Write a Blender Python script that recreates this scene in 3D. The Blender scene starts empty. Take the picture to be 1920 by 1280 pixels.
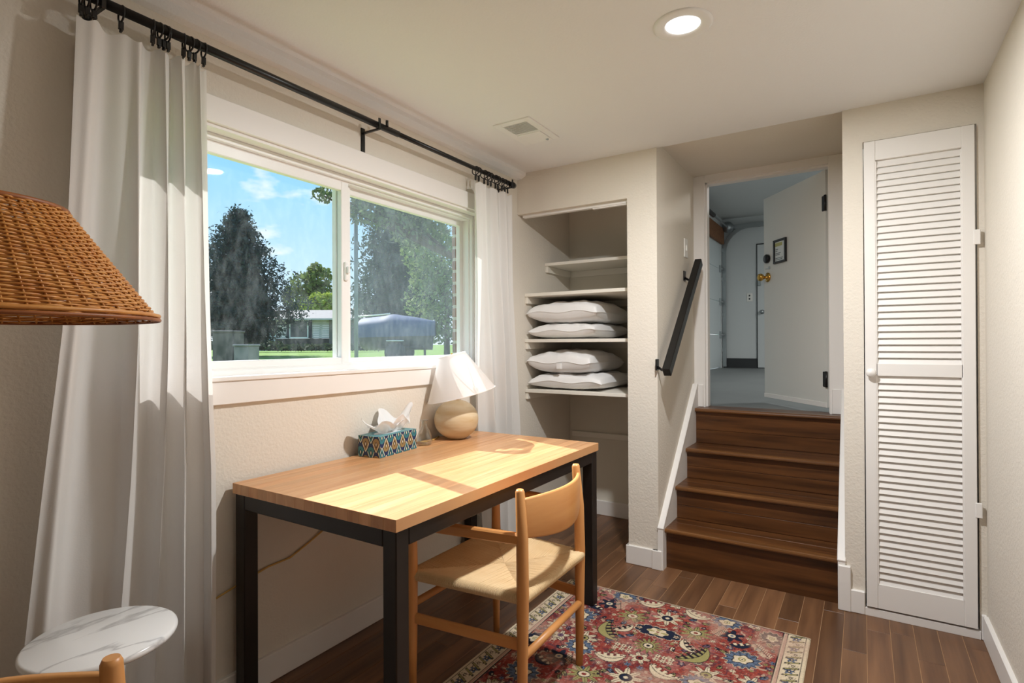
import bpy, bmesh, math, random
import numpy as np
from mathutils import Vector, Matrix, Euler

# ------------------------------------------------------------------ camera
scene = bpy.context.scene
COL = scene.collection
F_PX, YAW, PITCH, ROLL, CAM_H = 1040.0, math.radians(32.35), math.radians(.2), math.radians(-.26), 1.2
_f = Vector((-math.sin(YAW)*math.cos(PITCH), math.cos(YAW)*math.cos(PITCH), math.sin(PITCH)))
_r0 = Vector((math.cos(YAW), math.sin(YAW), 0)); _u0 = _r0.cross(_f)
_r = math.cos(ROLL)*_r0 + math.sin(ROLL)*_u0
_u = -math.sin(ROLL)*_r0 + math.cos(ROLL)*_u0
cam_data = bpy.data.cameras.new('camera'); cam = bpy.data.objects.new('camera', cam_data); COL.objects.link(cam)
cam.matrix_world = Matrix(((_r.x, _u.x, -_f.x, 0), (_r.y, _u.y, -_f.y, 0), (_r.z, _u.z, -_f.z, CAM_H), (0, 0, 0, 1)))
cam_data.sensor_width = 36; cam_data.lens = F_PX/1920*36; cam_data.clip_start = .02; cam_data.clip_end = 500
scene.camera = cam
def out(px, py, depth):            # a survey point of the place beyond the window: bearing and real distance
    return Vector((0, 0, CAM_H)) + (_r*(px-960)/F_PX - _u*(py-640)/F_PX + _f)*depth

# ------------------------------------------------------------------ light and exposure
vs = scene.view_settings
vs.view_transform = 'Standard'; vs.look = 'None'; vs.gamma = 1; vs.use_curve_mapping = False; vs.exposure = 0.26
def srgb(*c):
    return tuple(((v/255)/12.92 if v/255 <= .04045 else ((v/255+.055)/1.055)**2.4) for v in c)
world = bpy.data.worlds.new('sky'); scene.world = world; world.use_nodes = True
wt = world.node_tree; wn = wt.nodes; wn.clear(); wl = wt.links
w_out = wn.new('ShaderNodeOutputWorld'); w_bg = wn.new('ShaderNodeBackground'); wl.new(w_bg.outputs[0], w_out.inputs[0])
w_tc = wn.new('ShaderNodeTexCoord'); w_sep = wn.new('ShaderNodeSeparateXYZ'); wl.new(w_tc.outputs['Generated'], w_sep.inputs[0])
w_ramp = wn.new('ShaderNodeValToRGB'); wl.new(w_sep.outputs['Z'], w_ramp.inputs[0])
cr = w_ramp.color_ramp; cr.elements[0].position = 0; cr.elements[0].color = (*srgb(222, 238, 248), 1)
cr.elements[1].position = 1; cr.elements[1].color = (*srgb(74, 140, 214), 1)
for pos, c in ((.12, (190, 224, 247)), (.3, (140, 205, 246))):
    e = cr.elements.new(pos); e.color = (*srgb(*c), 1)
w_map = wn.new('ShaderNodeMapping'); w_map.inputs['Scale'].default_value = (3.2, 3.2, 8); w_map.inputs['Location'].default_value = (.35, .2, .1)
wl.new(w_tc.outputs['Generated'], w_map.inputs[0])
w_noise = wn.new('ShaderNodeTexNoise'); w_noise.inputs['Scale'].default_value = 2.0; w_noise.inputs['Detail'].default_value = 7
wl.new(w_map.outputs[0], w_noise.inputs['Vector'])
w_cr = wn.new('ShaderNodeValToRGB'); wl.new(w_noise.outputs['Fac'], w_cr.inputs[0])
w_cr.color_ramp.elements[0].position = .56; w_cr.color_ramp.elements[0].color = (0, 0, 0, 1)
w_cr.color_ramp.elements[1].position = .68; w_cr.color_ramp.elements[1].color = (1, 1, 1, 1)
w_mix = wn.new('ShaderNodeMixRGB'); wl.new(w_cr.outputs[0], w_mix.inputs[0]); wl.new(w_ramp.outputs[0], w_mix.inputs[1])
w_mix.inputs[2].default_value = (.97, .97, .97, 1)
wl.new(w_mix.outputs[0], w_bg.inputs[0]); w_bg.inputs[1].default_value = 1.0

def light(name, kind, loc, energy, color=(1, 1, 1), **kw):
    d = bpy.data.lights.new(name, kind); d.energy = energy; d.color = color
    for k, v in kw.items(): setattr(d, k, v)
    o = bpy.data.objects.new(name, d); o.location = loc; COL.objects.link(o); return o
SUN_DIR = Vector((1, -.28, -.965)).normalized()
sun = light('sun_offscreen', 'SUN', (-6, 3, 7), 8.0, (1, .975, .94), angle=math.radians(.6))
sun.rotation_euler = SUN_DIR.to_track_quat('-Z', 'Y').to_euler()
CAN_POWER = 31.0
GARAGE_POWER = 95.0

# ------------------------------------------------------------------ helpers
rng = random.Random(7)
def tag(o, label=None, cat=None, group=None, kind=None):
    if label: o['label'] = label
    if cat: o['category'] = cat
    if group: o['group'] = group
    if kind: o['kind'] = kind
    return o
def wloc(p):
    v = Vector((0, 0, 0))
    while p is not None:
        v = v + p.location; p = p.parent
    return v
def empty(name, loc=(0, 0, 0), label=None, cat=None, group=None, kind=None):
    o = bpy.data.objects.new(name, None); o.empty_display_size = .05; o.location = loc; COL.objects.link(o)
    return tag(o, label, cat, group, kind)

class MB:
    """collects shapes in world coordinates, links them as one mesh"""
    def __init__(s): s.v = []; s.f = []; s.sm = []
    def add(s, vs_, fs, smooth=False):
        n = len(s.v); s.v += [tuple(p) for p in vs_]
        s.f += [tuple(i+n for i in f) for f in fs]; s.sm += [smooth]*len(fs); return s
    def box(s, x0, x1, y0, y1, z0, z1, bev=0, M=None, seg=1):
        bm = bmesh.new()
        P = [bm.verts.new(p) for p in ((x0, y0, z0), (x1, y0, z0), (x1, y1, z0), (x0, y1, z0), (x0, y0, z1), (x1, y0, z1), (x1, y1, z1), (x0, y1, z1))]
        for q in ((3, 2, 1, 0), (4, 5, 6, 7), (0, 1, 5, 4), (1, 2, 6, 5), (2, 3, 7, 6), (3, 0, 4, 7)): bm.faces.new([P[i] for i in q])
        if bev: bmesh.ops.bevel(bm, geom=list(bm.edges), offset=bev, segments=seg, profile=.5, affect='EDGES')
        if M is not None: bm.transform(M)
        bm.verts.index_update()
        s.add([v.co[:] for v in bm.verts], [[v.index for v in f.verts] for f in bm.faces], False); bm.free(); return s
    def bar(s, a, b, w, h, up=(0, 0, 1), bev=0):
        a = Vector(a); b = Vector(b); d = (b-a); L = d.length; d.normalize(); up = Vector(up)
        sd = d.cross(up).normalized(); u2 = sd.cross(d)
        M = Matrix(((sd.x, d.x, u2.x, a.x), (sd.y, d.y, u2.y, a.y), (sd.z, d.z, u2.z, a.z), (0, 0, 0, 1)))
        return s.box(-w/2, w/2, 0, L, -h/2, h/2, bev, M)
    def tube(s, pts, r, n=10, cap=True, closed=False, flat=1.0):
        pts = [Vector(p) for p in pts]; m = len(pts)
        rr = r if hasattr(r, '__len__') else [r]*m
        vs_ = []; prev = None
        for i, p in enumerate(pts):
            a = pts[(i-1) % m] if (closed or i > 0) else p; b = pts[(i+1) % m] if (closed or i < m-1) else p
            d = (b-a).normalized()
            if prev is None:
                ref = Vector((0, 0, 1)) if abs(d.z) < .9 else Vector((1, 0, 0)); sd = d.cross(ref).normalized()
            else: sd = (prev - d*prev.dot(d)).normalized()
            prev = sd; up = sd.cross(d)
            for k in range(n):
                t = 2*math.pi*k/n; vs_.append(p + sd*math.cos(t)*rr[i] + up*math.sin(t)*rr[i]*flat)
        fs = []
        for i in range(m if closed else m-1):
            j = (i+1) % m
            for k in range(n): fs.append((i*n+k, i*n+(k+1) % n, j*n+(k+1) % n, j*n+k))
        s.add(vs_, fs, True)
        if cap and not closed:
            n0 = len(s.v)-m*n
            s.f += [tuple(n0+k for k in range(n))[::-1], tuple(n0+(m-1)*n+k for k in range(n))]; s.sm += [False, False]
        return s
    def lathe(s, prof, n=32, M=None, c=(0, 0), cap=True):
        vs_ = []; fs = []
        for r, z in prof:
            for k in range(n):
                t = 2*math.pi*k/n; vs_.append(Vector((c[0]+r*math.cos(t), c[1]+r*math.sin(t), z)))
        for i in range(len(prof)-1):
            for k in range(n): fs.append((i*n+k, i*n+(k+1) % n, (i+1)*n+(k+1) % n, (i+1)*n+k))
        if cap:
            fs.append(tuple(range(n))[::-1]); fs.append(tuple((len(prof)-1)*n+k for k in range(n)))
        if M is not None: vs_ = [M @ p for p in vs_]
        return s.add(vs_, fs, True)
    def prism(s, poly, axis, a, b):
        """poly of 2d points extruded between a and b along axis 'x' (poly=(y,z)) , 'y' (x,z) or 'z' (x,y)"""
        f = {'x': lambda p, t: (t, p[0], p[1]), 'y': lambda p, t: (p[0], t, p[1]), 'z': lambda p, t: (p[0], p[1], t)}[axis]
        n = len(poly); vs_ = [f(p, a) for p in poly] + [f(p, b) for p in poly]
        fs = [tuple(range(n))[::-1], tuple(range(n, 2*n))] + [(i, (i+1) % n, n+(i+1) % n, n+i) for i in range(n)]
        return s.add(vs_, fs, False)
    def grid(s, fn, nu, nv, smooth=True):
        vs_ = [fn(i/(nu-1), j/(nv-1)) for j in range(nv) for i in range(nu)]
        fs = [(j*nu+i, j*nu+i+1, (j+1)*nu+i+1, (j+1)*nu+i) for j in range(nv-1) for i in range(nu-1)]
        return s.add(vs_, fs, smooth)
    def mesh(s, name, mat, off=Vector((0, 0, 0)), fix=True):
        me = bpy.data.meshes.new(name)
        me.from_pydata([(p[0]-off.x, p[1]-off.y, p[2]-off.z) for p in s.v], [], s.f)
        me.polygons.foreach_set('use_smooth', s.sm)
        if fix:
            bm = bmesh.new(); bm.from_mesh(me); bmesh.ops.recalc_face_normals(bm, faces=bm.faces); bm.to_mesh(me); bm.free()
        if mat is not None: me.materials.append(mat)
        me.update(); return me
    def build(s, name, mat, parent=None, label=None, cat=None, group=None, kind=None, fix=True, base=None):
        off = wloc(parent)
        if base is not None: off = off + Vector(base)
        o = bpy.data.objects.new(name, s.mesh(name, mat, off, fix)); COL.objects.link(o); o.parent = parent
        if base is not None: o.location = base
        return tag(o, label, cat, group, kind)
def copy_tree(o, parent=None):
    c = o.copy(); COL.objects.link(c); c.parent = parent
    for ch in list(o.children): copy_tree(ch, c)
    return c
def place(mesh, name, loc, parent, scale=None, rot=None):
    o = bpy.data.objects.new(name, mesh); COL.objects.link(o); o.parent = parent
    o.location = Vector(loc)-wloc(parent)
    if scale: o.scale = scale
    if rot: o.rotation_euler = rot
    return o

# ------------------------------------------------------------------ materials
def mat(name, col, rough=.5, metal=0, spec=.5, noise=None, bump=None, trans=0, coat=0, rand=0, coords='Object'):
    """noise=(scale xyz, colour2, contrast) ; bump=(scale xyz or number, strength, distance)"""
    m = bpy.data.materials.new(name); m.use_nodes = True; nt = m.node_tree; b = nt.nodes['Principled BSDF']
    c1 = srgb(*col)
    b.inputs['Base Color'].default_value = (*c1, 1); b.inputs['Roughness'].default_value = rough; b.inputs['Metallic'].default_value = metal
    b.inputs['Specular IOR Level'].default_value = spec
    if coat: b.inputs['Coat Weight'].default_value = coat; b.inputs['Coat Roughness'].default_value = .12
    tc = nt.nodes.new('ShaderNodeTexCoord'); vec = tc.outputs[coords]
    info = None
    if rand:
        info = nt.nodes.new('ShaderNodeObjectInfo')
        sc = nt.nodes.new('ShaderNodeMath'); sc.operation = 'MULTIPLY'; nt.links.new(info.outputs['Random'], sc.inputs[0]); sc.inputs[1].default_value = 37
        ad = nt.nodes.new('ShaderNodeVectorMath'); ad.operation = 'ADD'; nt.links.new(vec, ad.inputs[0]); nt.links.new(sc.outputs[0], ad.inputs[1]); vec = ad.outputs[0]
    colout = None
    def tex(scale, detail=5):
        mp = nt.nodes.new('ShaderNodeMapping'); nt.links.new(vec, mp.inputs[0])
        mp.inputs['Scale'].default_value = scale if hasattr(scale, '__len__') else (scale,)*3
        n = nt.nodes.new('ShaderNodeTexNoise'); n.inputs['Scale'].default_value = 1; n.inputs['Detail'].default_value = detail
        nt.links.new(mp.outputs[0], n.inputs['Vector']); return n.outputs['Fac']
    if noise:
        fac = tex(noise[0], 7); rp = nt.nodes.new('ShaderNodeValToRGB'); nt.links.new(fac, rp.inputs[0])
        ct = noise[2]; rp.color_ramp.elements[0].position = .5-ct; rp.color_ramp.elements[1].position = .5+ct
        rp.color_ramp.elements[0].color = (*c1, 1); rp.color_ramp.elements[1].color = (*srgb(*noise[1]), 1); colout = rp.outputs[0]
    if rand:
        hs = nt.nodes.new('ShaderNodeHueSaturation')
        if colout: nt.links.new(colout, hs.inputs['Color'])
        else: hs.inputs['Color'].default_value = (*c1, 1)
        mr = nt.nodes.new('ShaderNodeMapRange'); nt.links.new(info.outputs['Random'], mr.inputs[0])
        mr.inputs['To Min'].default_value = 1-rand; mr.inputs['To Max'].default_value = 1+rand; nt.links.new(mr.outputs[0], hs.inputs['Value']); colout = hs.outputs[0]
    if colout: nt.links.new(colout, b.inputs['Base Color'])
    if bump:
        bn = nt.nodes.new('ShaderNodeBump'); nt.links.new(tex(bump[0], 4), bn.inputs['Height'])
        bn.inputs['Strength'].default_value = bump[1]; bn.inputs['Distance'].default_value = bump[2]; nt.links.new(bn.outputs[0], b.inputs['Normal'])
    if trans:                                  # thin cloth: part of the light passes through
        t = nt.nodes.new('ShaderNodeBsdfTranslucent'); t.inputs[0].default_value = (*c1, 1)
        if colout: nt.links.new(colout, t.inputs[0])
        mx = nt.nodes.new('ShaderNodeMixShader'); mx.inputs[0].default_value = trans
        nt.links.new(b.outputs[0], mx.inputs[1]); nt.links.new(t.outputs[0], mx.inputs[2]); nt.links.new(mx.outputs[0], nt.nodes['Material Output'].inputs[0])
    return m
def glow(name, col, strength):
    m = bpy.data.materials.new(name); m.use_nodes = True; nt = m.node_tree; nt.nodes.clear()
    o = nt.nodes.new('ShaderNodeOutputMaterial'); e = nt.nodes.new('ShaderNodeEmission'); e.inputs[0].default_value = (*srgb(*col), 1); e.inputs[1].default_value = strength
    nt.links.new(e.outputs[0], o.inputs[0]); return m
def pane(name, haze, col, gloss=.05, streak=0):
    """thin glass or screen: mostly see-through, some mirror, some dusty scatter"""
    m = bpy.data.materials.new(name); m.use_nodes = True; nt = m.node_tree; nt.nodes.clear(); L = nt.links
    o = nt.nodes.new('ShaderNodeOutputMaterial'); t = nt.nodes.new('ShaderNodeBsdfTransparent'); g = nt.nodes.new('ShaderNodeBsdfGlossy'); g.inputs['Roughness'].default_value = .02
    d = nt.nodes.new('ShaderNodeBsdfTranslucent'); d.inputs[0].default_value = (*srgb(*col), 1)
    a = nt.nodes.new('ShaderNodeMixShader'); a.inputs[0].default_value = gloss; L.new(t.outputs[0], a.inputs[1]); L.new(g.outputs[0], a.inputs[2])
    b = nt.nodes.new('ShaderNodeMixShader'); b.inputs[0].default_value = haze; L.new(a.outputs[0], b.inputs[1]); L.new(d.outputs[0], b.inputs[2])
    if streak:
        tc = nt.nodes.new('ShaderNodeTexCoord'); mp = nt.nodes.new('ShaderNodeMapping'); mp.inputs['Scale'].default_value = (1, 5, 2.2); mp.inputs['Rotation'].default_value = (.6, 0, 0)
        n = nt.nodes.new('ShaderNodeTexNoise'); n.inputs['Detail'].default_value = 8; n.inputs['Roughness'].default_value = .75
        L.new(tc.outputs['Object'], mp.inputs[0]); L.new(mp.outputs[0], n.inputs['Vector'])
        mr = nt.nodes.new('ShaderNodeMapRange'); L.new(n.outputs['Fac'], mr.inputs[0]); mr.inputs['From Min'].default_value = .45; mr.inputs['From Max'].default_value = .8
        mr.inputs['To Min'].default_value = haze; mr.inputs['To Max'].default_value = haze+streak; L.new(mr.outputs[0], b.inputs[0])
    L.new(b.outputs[0], o.inputs[0]); return m

WALLC = (226, 218, 205)
M = dict(
    wall=mat('wall_paint', WALLC, .85, spec=.2, bump=(100, .42, .005)),
    wall_smooth=mat('closet_paint', (226, 220, 206), .8, spec=.2, bump=(90, .1, .002)),
    ceil=mat('ceiling_paint', (238, 237, 236), .9, spec=.1, bump=(120, .3, .004)),
    trim=mat('white_trim', (238, 234, 229), .45),
    vinyl=mat('white_vinyl', (240, 239, 236), .35),
    shelf=mat('shelf_paint', (236, 230, 218), .5),
    subfloor=mat('floor_joint', (176, 138, 100), .8),
    plank=mat('floor_plank', (84, 55, 37), .38, noise=((26, 1.6, 9), (136, 97, 66), .28), bump=((60, 5, 20), .12, .002), rand=.26),
    stair=mat('stair_wood', (54, 30, 14), .34, noise=((2.2, 30, 34), (112, 70, 36), .26), bump=((5, 50, 60), .1, .002), rand=.1),
    nosing=mat('nosing_wood', (78, 47, 24), .3, noise=((2.2, 30, 34), (132, 88, 48), .28), rand=.06),
    black=mat('black_metal', (14, 13, 13), .35, metal=.0, spec=.5),
    steel=mat('dark_steel', (34, 29, 26), .38, metal=.35, noise=((6, 6, 6), (46, 40, 36), .2)),
    stave=mat('beech_stave', (192, 132, 84), .32, noise=((30, 2.2, 8), (224, 174, 124), .27), rand=.12),
    beech=mat('chair_beech', (198, 132, 72), .38, noise=((22, 22, 2.0), (220, 160, 98), .28)),
    beech_x=mat('chair_beech_flat', (198, 132, 72), .38, noise=((3, 3, 24), (218, 158, 96), .28)),
    cord=mat('paper_cord', (236, 210, 166), .8, noise=((9, 9, 9), (222, 190, 142), .2)),
    curtain=mat('linen_curtain', (232, 229, 225), .9, spec=.1, trans=.24, bump=((90, 240, 260), .16, .002)),
    rattan=mat('rattan', (186, 114, 46), .45, noise=((30, 30, 30), (222, 158, 82), .25)),
    rattan_dark=mat('rattan_rim', (120, 62, 20), .5, noise=((30, 30, 30), (168, 98, 40), .25)),
    shade=mat('lamp_shade_cloth', (248, 246, 244), .8, spec=.1, trans=.52),
    ceramic=mat('lamp_base_ceramic', (218, 206, 180), .6, noise=((5, 5, 26), (194, 164, 118), .2), bump=((20, 20, 60), .15, .002)),
    brass=mat('brass', (214, 168, 84), .22, metal=1),
    chrome=mat('galvanised_metal', (176, 182, 184), .35, metal=.8),
    pillow=mat('pillow_cotton', (240, 238, 236), .9, spec=.1, bump=((16, 16, 16), .25, .01)),
    tissue=mat('tissue_paper', (248, 248, 248), .9, spec=.1, trans=.3),
    cordgold=mat('gold_cord', (206, 166, 92), .5),
    concrete=mat('garage_concrete', (110, 114, 114), .5, noise=((1.6, .7, 1), (134, 138, 138), .3)),
    garage=mat('garage_paint', (212, 216, 216), .8, spec=.2),
    garage_ceil=mat('garage_ceiling_paint', (206, 208, 206), .9, spec=.1),
    gdoor=mat('garage_door_panel', (214, 222, 224), .5),
    slab=mat('door_paint', (222, 222, 216), .5),
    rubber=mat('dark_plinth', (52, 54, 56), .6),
    plate=mat('switch_plate', (240, 238, 232), .4),
    cardboard=mat('header_wood', (140, 96, 62), .8, noise=((3, 20, 20), (112, 72, 44), .3)),
    marble=None,
)
# marble: white with a few soft grey veins
mm = bpy.data.materials.new('white_marble'); mm.use_nodes = True; nt = mm.node_tree; b = nt.nodes['Principled BSDF']; b.inputs['Roughness'].default_value = .22
tc = nt.nodes.new('ShaderNodeTexCoord'); n1 = nt.nodes.new('ShaderNodeTexNoise'); n1.inputs['Scale'].default_value = 3.6; n1.inputs['Detail'].default_value = 8
mp = nt.nodes.new('ShaderNodeMapping'); mp.inputs['Rotation'].default_value = (0, 0, .9); mp.inputs['Scale'].default_value = (1.7, .45, 1); mp.inputs['Location'].default_value = (.35, .1, 0)
nt.links.new(tc.outputs['Object'], mp.inputs[0]); nt.links.new(mp.outputs[0], n1.inputs['Vector'])
sb = nt.nodes.new('ShaderNodeMath'); sb.operation = 'SUBTRACT'; sb.inputs[1].default_value = .5; nt.links.new(n1.outputs['Fac'], sb.inputs[0])
ab = nt.nodes.new('ShaderNodeMath'); ab.operation = 'ABSOLUTE'; nt.links.new(sb.outputs[0], ab.inputs[0])
rp = nt.nodes.new('ShaderNodeValToRGB'); nt.links.new(ab.outputs[0], rp.inputs[0])
rp.color_ramp.elements[0].position = 0; rp.color_ramp.elements[0].color = (*srgb(196, 194, 193), 1)
rp.color_ramp.elements[1].position = .018; rp.color_ramp.elements[1].color = (*srgb(240, 239, 237), 1)
nt.links.new(rp.outputs[0], b.inputs['Base Color']); M['marble'] = mm

# ------------------------------------------------------------------ room shell
XW, XR, YB, ZC, YR = -1.797, .415, 2.905, 2.24, -2.0       # window wall, right wall, back wall, ceiling, wall behind the camera
XP0, XP1 = -1.09, -.925                                    # pillar between shelf recess and stairs
XS1 = -.075                                                # right wall of the stairwell
YD, YC = 3.68, 3.62                                        # door wall above the stairs, back of the shelf recess
WY0, WY1, WZ0, WZ1 = .72, 2.525, 1.09, 1.925                # window opening
WT = .17

fl = MB().box(XW-.05, XR+.05, YR, YC+.05, -.06, -.0012).build('floor', M['subfloor'], kind='structure', label='dark brown hardwood plank floor of the room')
roww = (XR-XW)/27
pm = {}
n_pl = 0
for i in range(27):
    x0 = XW+i*roww; xc = x0+roww/2
    yend = YC if xc < XP0 else (2.99 if XP1 < xc < XS1 else 2.93)
    y = YR - rng.random()*.5
    while y < yend-.01:
        L = rng.choice((.45, .6, .75, .9, 1.1)) if y > .6 else 1.4
        y1 = min(y+L, yend)
        if yend-y1 < .12: y1 = yend
        ya = max(y, YR)
        ln = round(y1-ya, 2)
        if ln > .02:
            if ln not in pm:
                pm[ln] = MB().box(-roww/2+.0009, roww/2-.0009, 0, ln-.002, -.012, 0, .0006).mesh('floor_plank', M['plank'])
            place(pm[ln], 'floor_plank', (xc, ya, 0), fl); n_pl += 1
        y = y1

# window wall with its opening (continues as the left side of the shelf recess)
w = MB()
w.box(XW-WT, XW, YR, WY0, 0, ZC+.1).box(XW-WT, XW, WY1, YC+.1, 0, ZC+.1).box(XW-WT, XW, WY0, WY1, 0, WZ0).box(XW-WT, XW, WY0, WY1, WZ1, ZC+.1)
w.build('wall_window', M['wall'], kind='structure', label='cream textured wall holding the wide window')
MB().box(XR, XR+.12, YR-.1, YB+.5, 0, ZC+.1).build('wall_right', M['wall'], kind='structure', label='plain cream wall beside the louvered door')
w = MB()
w.box(XP0, XP1, YB, YD+.06, 0, ZC+.06)
w.build('wall_pillar', M['wall'], kind='structure', label='cream wall end between shelf recess and stairs')
w = MB().box(XW, XP0, YB, YB+.1, 1.992, ZC+.06)
w.build('wall_recess_header', M['wall'], kind='structure', label='cream header wall above the shelf recess')
MB().box(XW, XP0, YC, YC+.1, 0, ZC+.06).build('wall_recess_back', M['wall_smooth'], kind='structure', label='off-white back wall of the shelf recess')
w = MB().box(XS1, .002, YB, YD+.06, 0, ZC+.06)
w.box(.002, .392, YB, YB+.1, 2.082, ZC+.06).box(.392, XR, YB, YB+.4, 0, ZC+.06).box(.002, XR, YB+.4, YB+.5, 0, ZC+.06)
w.build('wall_back', M['wall'], kind='structure', label='cream wall around the louvered closet door')
c = MB()
HX0, HX1, HY0, HY1 = -1.452, -1.323, 2.22, 2.34             # duct opening behind the vent slots
c.box(XW-WT, HX0, YR-.1, YB+.012, ZC, ZC+.12).box(HX1, XR+.12, YR-.1, YB+.012, ZC, ZC+.12).box(HX0, HX1, YR-.1, HY0, ZC, ZC+.12).box(HX0, HX1, HY1, YB+.012, ZC, ZC+.12)
c.box(HX0-.05, HX1+.05, HY0-.05, HY1+.05, ZC+.1195, ZC+.36)
c.box(XW-.1, XP0+.02, YB+.05, YC+.1, ZC-.03, ZC+.12)
c.build('ceiling', M['ceil'], kind='structure', label='white textured ceiling of the room')
MB().box(XP1-.02, XS1+.02, YB+.012, YD+.1, ZC+.03, ZC+.14).build('ceiling_stairwell', M['wall'], kind='structure', label='cream ceiling over the short stairs')
MB().box(XW-WT, XR+.12, YR-.12, YR, 0, ZC+.1).build('wall_rear', M['wall'], kind='structure', label='plain cream wall behind the viewer')
# cove bead where window wall meets ceiling
MB().prism([(XW-.01, ZC+.01), (XW-.01, 2.202), (XW+.03, 2.206), (XW+.062, 2.222), (XW+.066, ZC+.01)], 'y', YR, YB+.01).build('trim_1', M['ceil'], kind='structure', label='narrow cove bead along the ceiling above the curtain rod')

# baseboards
def baseboard(name, segs, label):
    m = MB()
    for (x0, x1, y0, y1) in segs:
        m.box(x0, x1, y0, y1, 0, .1, .003)
    return m.build(name, M['trim'], kind='structure', label=label)
baseboard('baseboard_window', [(XW-.005, XW+.015, YR, YC)], 'white baseboard under the window wall')
baseboard('baseboard_right', [(XR-.015, XR+.005, YR, YB-.014)], 'white baseboard along the plain right wall')
baseboard('baseboard_recess', [(XW+.016, XP0+.005, YC-.015, YC+.005)], 'white baseboard at the back of the shelf recess')
m = MB().box(XP0-.012, XP1+.003, YB-.014, YB+.005, 0, .1, .003).box(XP0-.013, XP0+.004, YB-.01, YC-.016, 0, .1, .003).box(XP1-.03, XP1+.02, YB-.02, YB+.004, 0, .1, .002)
m.build('baseboard_pillar', M['trim'], kind='structure', label='white baseboard wrapping the wall end beside the stairs')
m = MB().box(XS1+.02, .0, YB-.016, YB+.004, 0, .1, .003).box(.396, XR-.001, YB-.014, YB+.004, 0, .1, .003).box(XS1-.026, XS1+.022, YB-.02, YB+.004, 0, .2, .003)
m.build('baseboard_back', M['trim'], kind='structure', label='white baseboard pieces either side of the louvered door')

# ------------------------------------------------------------------ window
win = empty('window_1', (XW, (WY0+WY1)/2, WZ0), 'wide white sliding window with two panes looking onto the street', 'window', kind='structure')
cas = .087
MB().box(XW-.002, XW+.016, WY0-cas, WY1+cas, WZ1, WZ1+cas, .002).build('casing', M['trim'], win)
MB().box(XW-.002, XW+.016, WY0-cas, WY0, WZ0-.0, WZ1, .002).build('casing', M['trim'], win)
MB().box(XW-.002, XW+.016, WY1, WY1+cas, WZ0-.0, WZ1, .002).build('casing', M['trim'], win)
MB().box(XW-.002, XW+.016, WY0-cas, WY1+cas, WZ0-.088, WZ0-.012, .002).build('apron', M['trim'], win)
MB().box(XW-.12, XW+.022, WY0-cas, WY1+cas, WZ0-.012, WZ0+.004, .003).build('sill', M['trim'], win)
# jamb lining
m = MB().box(XW-WT, XW+.002, WY0-.001, WY0+.012, WZ0, WZ1).box(XW-WT, XW+.002, WY1-.012, WY1+.001, WZ0, WZ1).box(XW-WT, XW+.002, WY0, WY1, WZ1-.012, WZ1+.001)
m.build('jamb', M['trim'], win)
# outer vinyl frame with stepped tracks
def frame(m, x0, x1, y0, y1, z0, z1, wd, bev=.002):
    m.box(x0, x1, y0, y0+wd, z0, z1, bev).box(x0, x1, y1-wd, y1, z0, z1, bev).box(x0, x1, y0+wd, y1-wd, z0, z0+wd, bev).box(x0, x1, y0+wd, y1-wd, z1-wd, z1, bev); return m
m = frame(MB(), XW-.155, XW-.045, WY0+.012, WY1-.012, WZ0+.002, WZ1-.012, .020)
frame(m, XW-.15, XW-.062, WY0+.028, WY1-.028, WZ0+.018, WZ1-.026, .012)
m.build('frame', M['vinyl'], win)
GL, GR = XW-.078, XW-.118
ms = frame(MB(), GL-.014, GL+.014, WY0+.038, 1.635, WZ0+.014, WZ1-.034, .040, .003)
sash = ms.build('sash', M['vinyl'], win)
ms = frame(MB(), GR-.014, GR+.014, 1.600, WY1-.028, WZ0+.014, WZ1-.034, .036, .003).box(GR-.012, GR+.026, 1.632, 1.668, WZ0+.02, WZ1-.04, .002)
sash2 = ms.build('sash', M['vinyl'], win)
GLASS = pane('window_glass', .004, (236, 240, 245), .004, .035)
SCREEN = pane('insect_screen', .075, (150, 160, 170), .0, .08)
MB().box(GL-.002, GL+.002, WY0+.07, 1.60, WZ0+.05, WZ1-.07).build('pane', GLASS, sash)
MB().box(GR-.002, GR+.002, 1.63, WY1-.06, WZ0+.045, WZ1-.065).build('pane', GLASS, sash2)
scr = MB().box(GR-.031, GR-.030, 1.63, WY1-.05, WZ0+.035, WZ1-.055).build('insect_screen', SCREEN, win, label='grey insect screen behind one pane')
lk = MB().box(GL+.012, GL+.026, 1.606, 1.626, 1.47, 1.55, .004).box(GL+.024, GL+.038, 1.61, 1.622, 1.50, 1.53, .003)
lk.build('latch', M['vinyl'], sash, label='small white sash latch')

# ------------------------------------------------------------------ curtain rod, rings, curtains
RX, RZ = -1.71, 2.115
rod = empty('curtain_rod', (RX, 1.65, RZ), 'black metal curtain rod spanning above the window', 'curtain rod')
MB().tube([(RX, .60, RZ), (RX, 1.78, RZ)], .0135, 14).build('pole', M['black'], rod)
MB().tube([(RX, 1.775, RZ), (RX, 2.705, RZ)], .0108, 14).build('pole', M['black'], rod)
MB().lathe([(.0, -.02), (.016, -.018), (.019, 0), (.016, .018), (0, .02)], 16, Matrix.Translation((RX, 2.712, RZ)) @ Matrix.Rotation(math.pi/2, 4, 'X'), cap=False).build('finial', M['black'], rod)
MB().lathe([(.0, -.02), (.016, -.018), (.019, 0), (.016, .018), (0, .02)], 16, Matrix.Translation((RX, .592, RZ)) @ Matrix.Rotation(math.pi/2, 4, 'X'), cap=False).build('finial', M['black'], rod)
for by in (.662, 1.655, 2.69):
    b_ = MB().box(XW-.001, XW+.004, by-.011, by+.011, 2.014, 2.118, .001).box(XW, RX+.016, by-.005, by+.005, 2.092, 2.1, .001)
    b_.box(RX+.012, RX+.017, by-.006, by+.006, 2.094, 2.14, .001).build('bracket', M['black'], rod)
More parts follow.
